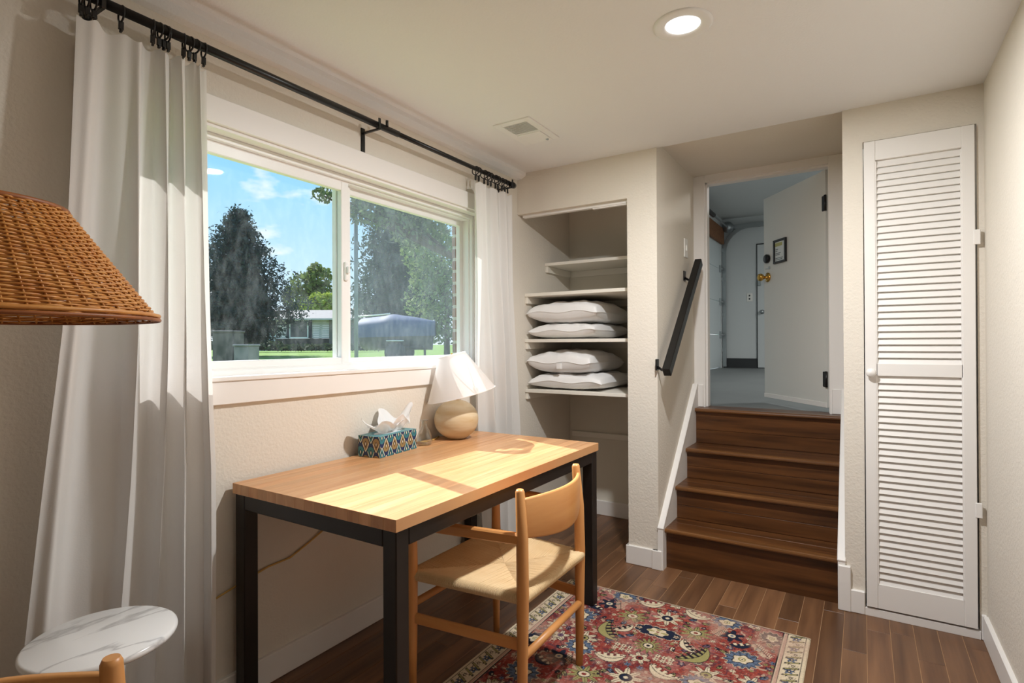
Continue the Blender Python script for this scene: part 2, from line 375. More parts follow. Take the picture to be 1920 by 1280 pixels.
MB().tube([(RX+.012, 1.7, RZ+.004), (RX+.012, 1.7, RZ+.03)], .006, 8).build('thumb_screw', M['black'], rod)

def rings(ys, zc_, label, group):
    proto = None
    for y in ys:
        if proto is None:
            proto = empty('curtain_ring', (RX, y, RZ), label, 'curtain ring', group)
            R = .0215; pts = [(RX+R*math.cos(t), y, RZ-.0095+R*math.sin(t)) for t in [2*math.pi*k/24 for k in range(24)]]
            MB().tube(pts, .0026, 7, closed=True).build('ring', M['black'], proto)
            MB().box(RX-.0035, RX+.0035, y-.006, y+.006, RZ-.053, RZ-.03, .001).box(RX-.005, RX+.005, y-.003, y+.003, RZ-.06, RZ-.05, .001).build('clip', M['black'], proto)
            o = proto
        else:
            o = copy_tree(proto); o.location = (RX, y, RZ)
        o.rotation_euler = (rng.uniform(-.04, .04), 0, rng.uniform(-.35, .35))
rings([.618, .63, .645, .71, .79, .806, .818, .830, .875, .892, .908, .935], 0, 'black curtain clip ring on the curtain nearest the wicker lamp', 'clip rings of the curtain by the wicker lamp')
rings([2.352, 2.378, 2.43, 2.462, 2.49, 2.535, 2.56, 2.60, 2.632, 2.66], 0, 'black curtain clip ring on the curtain beside the shelf recess', 'clip rings of the curtain by the shelf recess')

def lerp_tab(tab, t):
    for (a, va), (b, vb) in zip(tab, tab[1:]):
        if t <= b: return va+(vb-va)*(t-a)/(b-a)
    return tab[-1][1]
def curtain(name, ytab0, ytab1, folds, z1, z0, amp, x0, label, phase=0, sag=.012, xtab=((0, 0), (1, 0)), skew=.9):
    H = z1-z0
    def fn(s, t):
        ya, yb = lerp_tab(ytab0, t), lerp_tab(ytab1, t)
        ss = s + .035*math.sin(2*math.pi*s+1.3)+.012*math.sin(9*s+3*t)
        y = ya+(yb-ya)*s
        ph = 2*math.pi*folds*ss**skew+phase
        a = amp*(.45+.55*min(1, t*2.2))
        x = x0 + lerp_tab(xtab, t) + a*(math.sin(ph)+.32*math.sin(2.3*ph+1.1+1.2*t)) + .006*math.sin(7*t+9*s)
        y += .55*a*math.cos(ph)*min(1, .3+t)
        z = z1-H*t
        if t < .06: z -= sag*(1-t/.06)*(.5-.5*math.cos(ph*2))
        return (x, y, z)
    o = MB().grid(fn, 150, 110).build(name, M['curtain'], None, label, 'curtain', base=(x0, lerp_tab(ytab0, 1)*.5+lerp_tab(ytab1, 1)*.5, z0), fix=False)
    def hem(s, t):
        p = fn(s, .955+.012*t); return (p[0]+.0035, p[1], p[2])
    MB().grid(hem, 150, 3).build('hem', M['curtain'], o, fix=False)
    return o
curtain('curtain', ((0, .603), (.4, .56), (.65, .505), (1, .43)), ((0, .945), (.35, .955), (.6, .965), (1, .955)), 4.6, 2.056, .012, .032, -1.715, 'white linen curtain hanging beside the wicker lamp', .5, skew=1.45, xtab=((0, 0), (.5, .012), (1, .03)))
curtain('curtain', ((0, 2.345), (.6, 2.39), (1, 2.42)), ((0, 2.70), (.25, 2.71), (.65, 2.76), (1, 2.80)), 3.6, 2.056, .012, .026, -1.712, 'white linen curtain hanging at the corner by the shelf recess', 2.0, xtab=((0, 0), (1, .008)))

# ------------------------------------------------------------------ shelf recess
def shelf(y0, ztop, label):
    o = empty('shelf', ((XW+XP0)/2, (y0+YC)/2, ztop-.022), label, 'shelf')
    MB().box(XW+.001, XP0-.001, y0, YC-.001, ztop-.02, ztop, .0015).build('board', M['shelf'], o)
    MB().box(XW+.0005, XW+.02, y0+.008, YC-.02, ztop-.062, ztop-.0205, .001).build('cleat', M['shelf'], o)
    MB().box(XW+.021, XP0-.001, YC-.02, YC-.0005, ztop-.062, ztop-.0205, .001).build('cleat', M['shelf'], o)
    return o
shelf(3.25, 1.735, 'shallow white shelf, the highest in the recess')
shelf(2.985, 1.512, 'deep white empty shelf right above the upper pillow pair')
shelf(2.985, 1.226, 'deep white shelf carrying the upper pillow pair')
shelf(2.985, .913, 'deep white shelf carrying the lower pillow pair')
MB().box(XW+.021, XP0-.001, YC-.019, YC-.0005, .535, .572, .001).build('trim_2', M['shelf'], kind='structure', label='white cleat across the lower back of the recess')
MB().box(XW+.02, XP0-.002, YB+.03, YB+.06, 1.975, 1.9925, .001).box(XP0-.22, XP0-.002, YB+.035, YB+.055, 1.968, 1.976).build('trim_3', M['trim'], kind='structure', label='old sliding door track under the recess header')

def pillow(x0, x1, y0, y1, z, h, seed, label, flop=0., lift=0.):
    cx, cy = (x0+x1)/2, (y0+y1)/2; a, b_ = (x1-x0)/2, (y1-y0)/2
    rn = random.Random(seed); ph = [rn.uniform(0, 6.28) for _ in range(8)]
    o = empty('pillow', (cx, cy, z), label, 'pillow', None)
    def surf(sgn):
        def fn(u, v):
            u = 2*u-1; v = 2*v-1
            u = math.copysign(abs(u)**.8, u); v = math.copysign(abs(v)**.8, v)
            e = max(0, (1-abs(u)**2.6))*max(0, (1-abs(v)**2.6))
            t = e**.3
            pin = 1-.05*(1-abs(v)**2)*abs(u)**3; pin2 = 1-.06*(1-abs(u)**2)*abs(v)**3
            wr = .006*math.sin(9*u+ph[0]+3*v)*math.sin(7*v+ph[1]) + .0035*math.sin(17*u+ph[2])*math.sin(13*v+ph[3]+4*u)
            edge = (abs(u)**4+abs(v)**4)
            zz = z + h*.46 + sgn*h*.5*t + wr*t*(1 if sgn > 0 else .2) + .006*math.sin(6*u+ph[4])*edge*(1-t)
            if sgn < 0: zz = max(z+.001, zz)
            zz -= flop*max(0, v)**2*h*.3
            return (cx+a*u*pin, cy+b_*v*pin2, max(z+.001, zz+lift))
        return fn
    m = MB().grid(surf(1), 40, 48).grid(surf(-1), 40, 48)
    m.build('cushion', M['pillow'], o)
    # seam piping round the edge
    pts = []
    f = surf(1)
    for k in range(40): pts.append(f(k/39, 0))
    for k in range(1, 48): pts.append(f(1, k/47))
    for k in range(1, 40): pts.append(f(1-k/39, 1))
    for k in range(1, 47): pts.append(f(0, 1-k/47))
    MB().tube(pts, .0028, 5, closed=True).build('piping', M['pillow'], o)
    return o
pillow(-1.775, -1.325, 2.99, 3.57, 1.226, .108, 1, 'white pillow lying flat on the upper of two pillow shelves, beneath another')
pillow(-1.785, -1.31, 2.985, 3.585, 1.322, .15, 2, 'plump white pillow topping the upper pillow pair', .5)
pillow(-1.775, -1.285, 2.99, 3.585, .913, .112, 3, 'white pillow lying flat on the lowest shelf, beneath another')
pl = pillow(-1.78, -1.35, 2.98, 3.53, 1.013, .15, 4, 'plump white pillow with a cloth tag topping the lower pillow pair', .3)
MB().box(-1.565, -1.535, 2.968, 2.986, 1.045, 1.078, .001).build('care_tag', M['pillow'], pl)

# ------------------------------------------------------------------ stairs
ny = [2.920, 3.122, 3.340, 3.557]; nz = [.213, .393, .571, .788]
SX0, SX1 = -.9, -.1
st = empty('staircase', ((SX0+SX1)/2, 2.95, 0), 'four dark wooden steps rising to the open white door', 'stairs')
for i in range(4):
    yf = ny[i]+.032; zb = nz[i-1] if i else 0.0; zt = nz[i]-.022
    if i == 0: MB().box(SX0, SX1, yf, yf+.02, .0, zt, .001).build('riser_board', M['stair'], st)
    else:
        zm = zb+(zt-zb)*(.46 if i != 3 else .42)
        MB().box(SX0, SX1, yf, yf+.02, zb, zm-.0008, .001).build('riser_board', M['stair'], st)
        MB().box(SX0, SX1, yf, yf+.02, zm+.0008, zt, .001).build('riser_board', M['stair'], st)
    pr_ = [(ny[i]+.045, nz[i]-.022), (ny[i]+.008, nz[i]-.022), (ny[i]+.002, nz[i]-.018), (ny[i], nz[i]-.011), (ny[i]+.002, nz[i]-.004), (ny[i]+.008, nz[i]), (ny[i]+.045, nz[i])]
    MB().prism(pr_, 'x', SX0, SX1).build('nosing', M['nosing'], st)
    yb = ny[i+1]+.033 if i < 3 else YD+.09
    ya = ny[i]+.0462; k = 2
    for j in range(k):
        MB().box(SX0, SX1, ya+(yb-ya)*j/k, ya+(yb-ya)*(j+1)/k-.0012, nz[i]-.022, nz[i]-.0008, .001).build('tread_board', M['stair'], st)
MB().prism([(2.975, 0), (3.7, 0), (3.7, .76), (3.61, .76), (3.61, .545), (3.395, .545), (3.395, .367), (3.178, .367), (3.178, .188), (2.975, .188)], 'x', SX0+.01, SX1-.01).build('carcass', M['stair'], st)
sk = [(2.895, 0), (2.895, .215), (3.625, .93), (3.70, .93), (3.70, 0)]
for a, b_, s_, lab in ((XP1-.001, SX0+.003, 1, 'white skirt board climbing the stairs below the handrail'), (SX1-.003, XS1+.001, -1, 'white skirt board climbing the stairs beside the louvered door')):
    m = MB().prism(sk, 'x', a, b_)
    d0 = Vector((0, 3.625-2.895, .93-.215)).normalized()
    xm = (a+b_)/2
    m.bar((xm, 2.895, .215), (xm, 3.63, .935), .034, .014, up=(0, -d0.z, d0.y), bev=.003)
    m.build('trim_4' if s_ > 0 else 'trim_5', M['trim'], kind='structure', label=lab)

# door frame above the stairs
DX0, DX1, DZ1 = -.855, -.165, 2.225
fr = MB().box(XP1-.001, DX0, YD-.018, YD+.1, nz[3]-.02, ZC+.03, .002).box(DX1, XS1+.001, YD-.018, YD+.1, nz[3]-.02, ZC+.03, .002).box(DX0, DX1, YD-.018, YD+.1, DZ1, ZC+.035, .002)
fr.box(DX0-.008, DX0+.012, YD+.0, YD+.06, nz[3], DZ1+.01, .002).box(DX1-.003, DX1+.008, YD+.0, YD+.06, nz[3], DZ1+.01, .002).box(DX0, DX1, YD, YD+.06, DZ1-.012, DZ1+.005, .002)
fr.box(XP1+.002, DX0-.012, YD-.03, YD-.01, nz[3], .93, .003).box(DX1+.012, XS1-.002, YD-.03, YD-.01, nz[3], .93, .003)
fr.build('trim_6', M['trim'], kind='structure', label='white door frame at the top of the stairs')
# the open slab: built closed from its hinge, then swung into the garage
dw, dz0, dz1 = .68, .812, 2.262-.045
door = empty('door_1', (0, 0, 0), 'white flat door standing ajar at the top of the stairs', 'door', kind='structure')
MB().box(-dw, 0, -.02, .02, dz0, dz1, .002).build('slab', M['slab'], door)
MB().box(-dw+.002, -.002, -.024, -.019, dz0+.001, dz0+.03, .001).build('sweep', M['trim'], door)
MB().box(-.045, -.0, -.0215, -.019, dz0, dz1).build('hinge_strip', M['slab'], door)
for hz in (.98, 2.02):
    h_ = MB().box(-.03, .008, -.0245, -.0205, hz-.045, hz+.045, .004).tube([(.004, -.026, hz-.047), (.004, -.026, hz+.047)], .007, 10)
    h_.build('hinge', M['black'], door)
kx = -dw+.055
rot = Matrix.Rotation(math.pi/2, 4, 'X')
kn = MB().lathe([(.0, .0), (.032, 0), (.034, .006), (.02, .012), (.011, .016), (.011, .036), (.022, .042), (.027, .055), (.024, .068), (.012, .074), (0, .075)], 24, Matrix.Translation((kx, -.02, 1.655)) @ rot, cap=False)
kn.build('knob', M['brass'], door, label='brass door knob')
MB().lathe([(.0, .0), (.03, 0), (.031, .016), (.026, .022), (0, .023)], 24, Matrix.Translation((kx, -.02, 1.785)) @ rot, cap=False).build('deadbolt', M['black'], door, label='black deadbolt')
MB().box(kx-.03, kx+.02, -.024, -.0205, 1.715, 1.719).box(kx+.018, kx+.028, -.03, -.0205, 1.71, 1.728, .001).build('latch_pin', M['chrome'], door)
door.location = (DX1-.002, YD+.085, 0); door.rotation_euler = (0, 0, -math.radians(52.7))
# framed notice fixed to the door
note = empty('framed_notice', (0, 0, 0), 'small black framed notice hanging on the open white door', 'sign')
FM = MB(); fx0, fx1, fz0, fz1 = -.54, -.395, 1.735, 1.895
frame2 = lambda m, w_: m.box(fx0, fx1, -.034, -.0205, fz0, fz0+w_, .001).box(fx0, fx1, -.034, -.0205, fz1-w_, fz1, .001).box(fx0, fx0+w_, -.034, -.0205, fz0+w_, fz1-w_, .001).box(fx1-w_, fx1, -.034, -.0205, fz0+w_, fz1-w_, .001)
frame2(FM, .014).build('frame', M['black'], note)
PAPER = mat('notice_paper', (220, 226, 224), .5); BAND = mat('notice_band', (184, 184, 120), .6); INK = mat('notice_ink', (132, 140, 142), .7)
pp = MB().box(fx0+.013, fx1-.013, -.026, -.0205, fz0+.013, fz1-.013).build('paper', PAPER, note)
MB().box(fx0+.016, fx1-.045, -.0268, -.0258, fz1-.045, fz1-.022).build('printed_band', BAND, pp)
m = MB()
for zz, L in ((1.83, .03), (1.818, .022), (1.803, .06), (1.793, .05), (1.77, .085), (1.76, .08)):
    m.box(fx0+.02, fx0+.02+L, -.0266, -.0258, zz-.0028, zz+.0028)
m.build('printed_lines', INK, pp)
note.location = door.location; note.rotation_euler = door.rotation_euler

# handrail and light switch on the stair wall
hr = empty('handrail', (-.9, 3.19, 1.04), 'black flat handrail sloping up the stair wall', 'handrail')
a, b_ = Vector((-.86, 2.85, 1.045)), Vector((-.86, 3.53, 1.70))
d0 = (b_-a).normalized()
MB().bar(a, b_, .04, .052, up=(0, -d0.z, d0.y), bev=.003).build('rail', M['black'], hr)
for t in (.06, .86):
    p = a.lerp(b_, t)
    MB().box(XP1-.001, XP1+.006, p.y-.022, p.y+.022, p.z-.03, p.z+.03, .002).tube([(XP1+.004, p.y, p.z-.012), (XP1+.03, p.y, p.z-.028), (-.868, p.y, p.z-.02)], .007, 8).build('bracket', M['black'], hr)
sw = empty('light_switch', (XP1, 3.465, 1.74), 'white light switch plate above the handrail', 'light switch')
MB().box(XP1-.001, XP1+.006, 3.43, 3.50, 1.725, 1.84, .002).build('plate', M['plate'], sw)
MB().box(XP1+.005, XP1+.012, 3.457, 3.473, 1.765, 1.80, .002).build('toggle', M['plate'], sw)

# ------------------------------------------------------------------ louvered closet door
lv = empty('door_2', (.195, YB, .036), 'tall narrow white louvered closet door', 'door', kind='structure')
LX0, LX1, LZ0, LZ1, LY = .006, .384, .042, 2.076, YB-.004
SW_ = .042
for x0 in (LX0, LX1-SW_):
    MB().box(x0, x0+SW_, LY-.014, LY+.014, LZ0, LZ1, .002).build('stile', M['trim'], lv)
    xe = x0+SW_ if x0 == LX0 else x0
    MB().box(xe-.004, xe+.004, LY-.012, LY+.012, LZ0+.1, LZ1-.09, .001).build('bead', M['trim'], lv)
RT, RM0, RM1, RB = LZ1-.085, 1.052, 1.105, LZ0+.105
for z0, z1 in ((RT, LZ1), (RM0, RM1), (LZ0, RB)):
    MB().box(LX0+SW_, LX1-SW_, LY-.012, LY+.012, z0, z1, .001).build('rail', M['trim'], lv)
sl = MB().box(0, LX1-LX0-2*SW_, -.002, .002, -.0195, .0195, .0012, Matrix.Rotation(math.radians(-24), 4, 'X')).mesh('slat', M['trim'])
for z0, z1, n in ((RM1, RT, 31), (RB, RM0, 32)):
    for k in range(n):
        place(sl, 'slat', (LX0+SW_, LY, z0+(k+.5)*(z1-z0)/n), lv)
MB().lathe([(.0, .0), (.008, 0), (.008, .012), (.017, .016), (.019, .022), (.015, .028), (0, .03)], 20, Matrix.Translation((LX0+.021, LY-.013, 1.066)) @ rot, cap=False).build('knob', M['trim'], lv)
for hz in (.52, 1.62):
    MB().box(LX1-.006, LX1+.016, LY-.018, LY-.008, hz-.03, hz+.03, .002).build('hinge', M['trim'], lv)
MB().box(.0, .394, YB-.012, YB+.03, -.0, .034, .001).build('trim_7', M['trim'], kind='structure', label='white sill strip below the louvered door')

# ------------------------------------------------------------------ ceiling fittings
def downlight(x, y, label, power=1.0):
    o = empty('recessed_light', (x, y, ZC), label, 'ceiling light')
    MB().lathe([(.094, ZC+.001), (.094, ZC-.003), (.086, ZC-.007), (.06, ZC-.006), (.056, ZC-.002), (.054, ZC+.001)], 40, c=(x, y), cap=False).build('trim_ring', M['vinyl'], o)
    MB().lathe([(.0, ZC-.001), (.055, ZC-.001)], 32, c=(x, y), cap=False).build('lens', LENS, o)
    l = light('recessed_light_bulb', 'AREA', (x, y, ZC-.012), CAN_POWER*power, (.97, .985, 1), shape='DISK', size=.1)
    l.parent = o; l.location = (0, 0, -.012)
LENS = glow('lit_lens', (255, 253, 250), 2.2)
downlight(-.493, 1.831, 'round white recessed ceiling light, lit, near the stairs')
vt = empty('ceiling_vent', (-1.387, 2.335, ZC), 'white metal ceiling vent with dark slots', 'vent')
VX0, VX1, VY0, VY1 = -1.487, -1.288, 2.185, 2.488
MB().box(VX0, HX0, VY0, VY1, ZC-.006, ZC+.001, .001).box(HX1, VX1, VY0, VY1, ZC-.006, ZC+.001, .001).box(HX0, HX1, VY0, HY0, ZC-.006, ZC+.001, .001).box(HX0, HX1, HY1, VY1, ZC-.006, ZC+.001, .001).build('plate', M['vinyl'], vt)
MB().box(HX0+.0005, HX1-.0005, HY0+.0005, HY1-.0005, ZC+.112, ZC+.119).build('duct', M['chrome'], vt)
sl2 = MB().box(-.0645, .0645, -.0034, .0034, -.0008, .0008, 0, Matrix.Rotation(.22, 4, 'X')).mesh('slat', M['vinyl'])
for k in range(10): place(sl2, 'slat', ((VX0+VX1)/2, VY0+.041+k*.012, ZC-.005), vt)
MB().box(VX0+.035, VX1-.035, VY0+.165, VY1-.035, ZC-.010, ZC-.0055, .001).build('damper', M['vinyl'], vt)
MB().box(VX1-.06, VX1-.05, VY1-.034, VY1-.02, ZC-.013, ZC-.005, .001).build('lever', M['chrome'], vt)

# ------------------------------------------------------------------ desk
TX0, TX1, TY0, TY1, TZ = -1.776, -1.034, 1.062, 2.373, .74
desk = empty('desk', ((TX0+TX1)/2, (TY0+TY1)/2, 0), 'wooden butcher-block desk on a dark square steel frame', 'desk')
NS = 16; sw_ = (TX1-TX0)/NS
stv = MB().box(-sw_/2, sw_/2, TY0, TY1, TZ-.034, TZ, .0006).mesh('stave', M['stave'], Vector((0, (TY0+TY1)/2, TZ)))
for k in range(NS): place(stv, 'stave', (TX0+(k+.5)*sw_, (TY0+TY1)/2, TZ), desk)
tb = .05; e0 = .006; zt = TZ-.034
for x0 in (TX0+e0, TX1-e0-tb):
    for y0 in (TY0+e0, TY1-e0-tb):
        MB().box(x0, x0+tb, y0, y0+tb, .0065 if x0 > -1.3 else 0, zt, .003).build('leg', M['steel'], desk)
    MB().box(x0+.001, x0+tb-.001, TY0+e0+tb, TY1-e0-tb, zt-tb, zt, .003).build('apron_rail', M['steel'], desk)
for y0 in (TY0+e0, TY1-e0-tb):
    MB().box(TX0+e0+tb, TX1-e0-tb, y0+.001, y0+tb-.001, zt-tb, zt, .003).build('apron_rail', M['steel'], desk)

# ------------------------------------------------------------------ armchair with woven seat
def make_chair():
    root = empty('armchair', (0, 0, 0))
    bp = {-1: (.205, -.210), 1: (.195, .216)}; fp = {-1: (-.205, -.255), 1: (-.205, .252)}
    for s in (-1, 1):
        x, y = bp[s]
        MB().tube([(x-.004, y, .006), (x-.002, y, .2), (x, y, .43), (x-.002, y-.002*s, .6), (x-.012, y-.006*s, .742), (x-.012, y-.006*s, .75)], [.0135, .0165, .0195, .0185, .0145, .011], 18).build('back_post', M['beech'], root)
        x, y = fp[s]
        MB().tube([(x, y, 0), (x, y, .2), (x, y, .43), (x, y, .612), (x, y, .62)], [.0125, .016, .019, .015, .011], 18).build('front_leg', M['beech'], root)
        # arm
        a = Vector((fp[s][0], fp[s][1], .592)); b_ = Vector((bp[s][0], bp[s][1], .600))
        MB().bar(a, b_, .026, .034, bev=.005).build('armrest', M['beech_x'], root)
        a = Vector((fp[s][0], fp[s][1], .275)); b_ = Vector((bp[s][0], bp[s][1], .275))
        MB().bar(a, b_, .016, .036, bev=.005).build('side_stretcher', M['beech_x'], root)
    MB().tube([(bp[-1][0], bp[-1][1], .238), (bp[1][0], bp[1][1], .238)], .0125, 14).build('back_stretcher', M['beech_x'], root)
    MB().tube([(fp[-1][0], fp[-1][1], .32), (fp[1][0], fp[1][1], .32)], .0125, 14).build('front_stretcher', M['beech_x'], root)
    # curved back panel
    n = 28; v = []; fs = []
    for i in range(n+1):
        t = i/n; y = bp[-1][1]+(bp[1][1]-bp[-1][1])*t; bulge = .055*math.sin(math.pi*t)**.9 if 0 < t < 1 else 0
        x = bp[-1][0]+(bp[1][0]-bp[-1][0])*t-.006+bulge
        zt_ = .722+.004*math.sin(math.pi*t); zb = .603-.020*math.sin(math.pi*t)
        for q, (dx, z) in enumerate(((-.006, zb), (.006, zb), (.007, zb+.005), (.007, zt_-.005), (.005, zt_), (-.005, zt_), (-.007, zt_-.005), (-.007, zb+.005))):
            v.append((x+dx, y, z))
    k = 8
    for i in range(n):
        for q in range(k): fs.append((i*k+q, i*k+(q+1) % k, (i+1)*k+(q+1) % k, (i+1)*k+q))
    fs += [tuple(range(k))[::-1], tuple(n*k+q for q in range(k))]
    MB().add(v, fs, True).build('backrest', M['beech_x'], root)
    # seat: four fields of paper cord meeting on the diagonals
    zs = .428
    C4 = [Vector((-.212, -.246, zs)), Vector((.204, -.206, zs)), Vector((.198, .212, zs)), Vector((-.212, .244, zs))]
    Mid = Vector((.0, 0, zs-.012))
    rails = MB()
    for i in range(4):
        rails.tube([C4[i].lerp(C4[(i+1) % 4], .02)+Vector((0, 0, -.012)), C4[i].lerp(C4[(i+1) % 4], .98)+Vector((0, 0, -.012))], .0125, 12)
    rails.build('seat_rail', M['beech_x'], root)
    m = MB(); sp = .0042; r_ = .00185
    for i in range(4):
        A, B = C4[i], C4[(i+1) % 4]; L = (B-A).length; d = (B-A)/L; o_ = Vector((d.y, -d.x, 0))
        if o_.dot((A+B)/2-Mid) < 0: o_ = -o_
        n_ = int(L/sp)
        for q in range(n_):
            t = (q+.5)/n_
            t2 = min(t, 1-t)*2
            P = A+(B-A)*t; E_ = (A if t < .5 else B).lerp(Mid, t2)
            crown = .006*math.sin(math.pi*t)
            E_ = E_ + Vector((0, 0, .002-.004*t2+rng.uniform(-.0008, .0008)))
            P1 = P+Vector((0, 0, .004+crown*.2)); jit = rng.uniform(-.0006, .0006)
            path = [P-o_*.004+Vector((0, 0, -.030)), P+o_*.0135+Vector((0, 0, -.024)), P+o_*(.0185+jit)+Vector((0, 0, -.010)), P+o_*.0125+Vector((0, 0, .001)), P1+Vector((0, 0, jit))]
            if (E_-P1).length > .02: path.append(P1.lerp(E_, .5)+Vector((0, 0, .0)))
            path.append(E_)
            m.tube(path, r_, 5, cap=False)
    seat = m.build('woven_seat', M['cord'], root, label='woven paper-cord seat', fix=False)
    fv = [p+Vector((0, 0, .0005)) for p in C4]+[Mid+Vector((0, 0, -.003))]+[p+Vector((0, 0, -.022)) for p in C4]+[Mid+Vector((0, 0, -.022))]
    MB().add(fv, [(i, (i+1) % 4, 4) for i in range(4)]+[(5+(i+1) % 4, 5+i, 9) for i in range(4)]+[(i, 5+i, 5+(i+1) % 4, (i+1) % 4) for i in range(4)], False).build('cord_underside', M['cord'], root)
    return root
chair = make_chair()
chair2 = copy_tree(chair)
chair.location = (-1.09, 1.662, .0)
tag(chair, 'beech armchair with woven cord seat pulled up to the desk', 'chair', 'beech armchairs')
bk = Vector((-.55, -.84)).normalized()                       # second chair's back runs this way from its visible post
ang = math.atan2(-.55, .84)                                  # facing direction
# local facing is -x; local +y post (.195,.216) is the one seen
fa = math.atan2(-.548, .836) - math.pi
ca, sa = math.cos(fa), math.sin(fa)
best = None
for s, lp in ((1, (.183, .21)), (-1, (.193, -.204))):
    ox = -.919-(ca*lp[0]-sa*lp[1]); oy = .367-(sa*lp[0]+ca*lp[1])
    other = (.193, -.204) if s == 1 else (.183, .21)
    q = Vector((ox+ca*other[0]-sa*other[1]+.919, oy+sa*other[0]+ca*other[1]-.367))
    if q.dot(bk) > 0: best = (ox, oy)
chair2.location = (best[0], best[1], 0); chair2.rotation_euler = (0, 0, fa)
tag(chair2, 'beech armchair standing in front of the round marble side table', 'chair', 'beech armchairs')

# ------------------------------------------------------------------ desk lamp
DL = Vector((-1.675, 2.135, TZ))
lamp = empty('table_lamp', DL, 'round cream ceramic table lamp with a tilted white shade on the desk', 'lamp')
prof = [(0, TZ+.0), (.04, TZ+.0), (.046, TZ+.003)]
for k in range(1, 20):
    t = -math.pi/2+math.pi*k/20
    if math.sin(t) > -.86: prof.append((.107*math.cos(t)**.92, TZ+.093+.094*math.sin(t)))
prof += [(.016, TZ+.187), (0, TZ+.187)]
MB().lathe(prof, 48, c=DL[:2], cap=False).build('base', M['ceramic'], lamp)
MB().lathe([(.0, TZ+.185), (.012, TZ+.185), (.012, TZ+.194), (.007, TZ+.196), (.007, TZ+.205), (.011, TZ+.207), (.011, TZ+.24), (0, TZ+.24)], 16, c=DL[:2], cap=False).build('socket', M['brass'], lamp)
vd = Vector((DL.x, DL.y, 0)).normalized()                    # shade leans sideways across the line of sight
TM = Matrix.Translation(DL+Vector((.012, .014, .246))) @ Matrix.Rotation(math.radians(-13.5), 4, vd)
SH0, SH1, R0_, R1_ = -.035, .165, .168, .066
cone = [(R0_, SH0), (R0_+.001, SH0+.006), (R1_+.001, SH1-.004), (R1_, SH1), (R1_-.002, SH1), (R0_-.002, SH0)]
MB().lathe([(R0_, SH0), (R1_, SH1)], 64, TM, cap=False).build('shade', M['shade'], lamp, fix=False)
for r_, z_ in ((R0_, SH0), (R1_, SH1)):
    MB().tube([TM @ Vector((r_*math.cos(t), r_*math.sin(t), z_)) for t in [2*math.pi*k/48 for k in range(48)]], .0026, 6, closed=True).build('shade_rim', M['shade'], lamp)
h_ = MB()
for s in (-1, 1):
    h_.tube([TM @ Vector(p) for p in ((s*.006, 0, -.03), (s*.045, 0, .02), (s*.05, 0, .08), (s*.03, 0, .14), (0, 0, .158))], .0016, 6)
h_.tube([TM @ Vector((-R1_, 0, SH1-.004)), TM @ Vector((R1_, 0, SH1-.004))], .0014, 6).tube([TM @ Vector((0, -R1_, SH1-.004)), TM @ Vector((0, R1_, SH1-.004))], .0014, 6)
h_.build('harp', M['brass'], lamp)
MB().lathe([(.0, -.03), (.012, -.025), (.015, .01), (.028, .05), (.03, .065), (.022, .088), (0, .098)], 20, TM, cap=False).build('bulb', mat('bulb_glass', (238, 236, 232), .3), lamp)
MB().lathe([(0, SH1-.004), (.006, SH1-.004), (.005, SH1+.003), (.005, SH1+.006), (0, SH1+.008)], 12, TM, cap=False).build('finial', M['brass'], lamp)
pts = [(DL.x-.095, DL.y-.02, TZ+.004), (DL.x-.06, DL.y-.09, TZ+.0035), (-1.73, DL.y-.16, TZ+.0035), (-1.772, DL.y-.2, TZ+.003), (-1.786, DL.y-.22, TZ-.02), (-1.787, 1.75, .6), (-1.788, 1.46, .484), (-1.789, 1.37, .445), (-1.789, 1.29, .415), (-1.789, 1.2, .412), (-1.789, 1.1, .392), (-1.789, 1.0, .37), (-1.788, .93, .35), (-1.786, .8, .25), (-1.786, .7, .13)]
MB().tube(pts, .0032, 7).build('lamp_cord', M['cordgold'], lamp, label='gold fabric lamp cord')

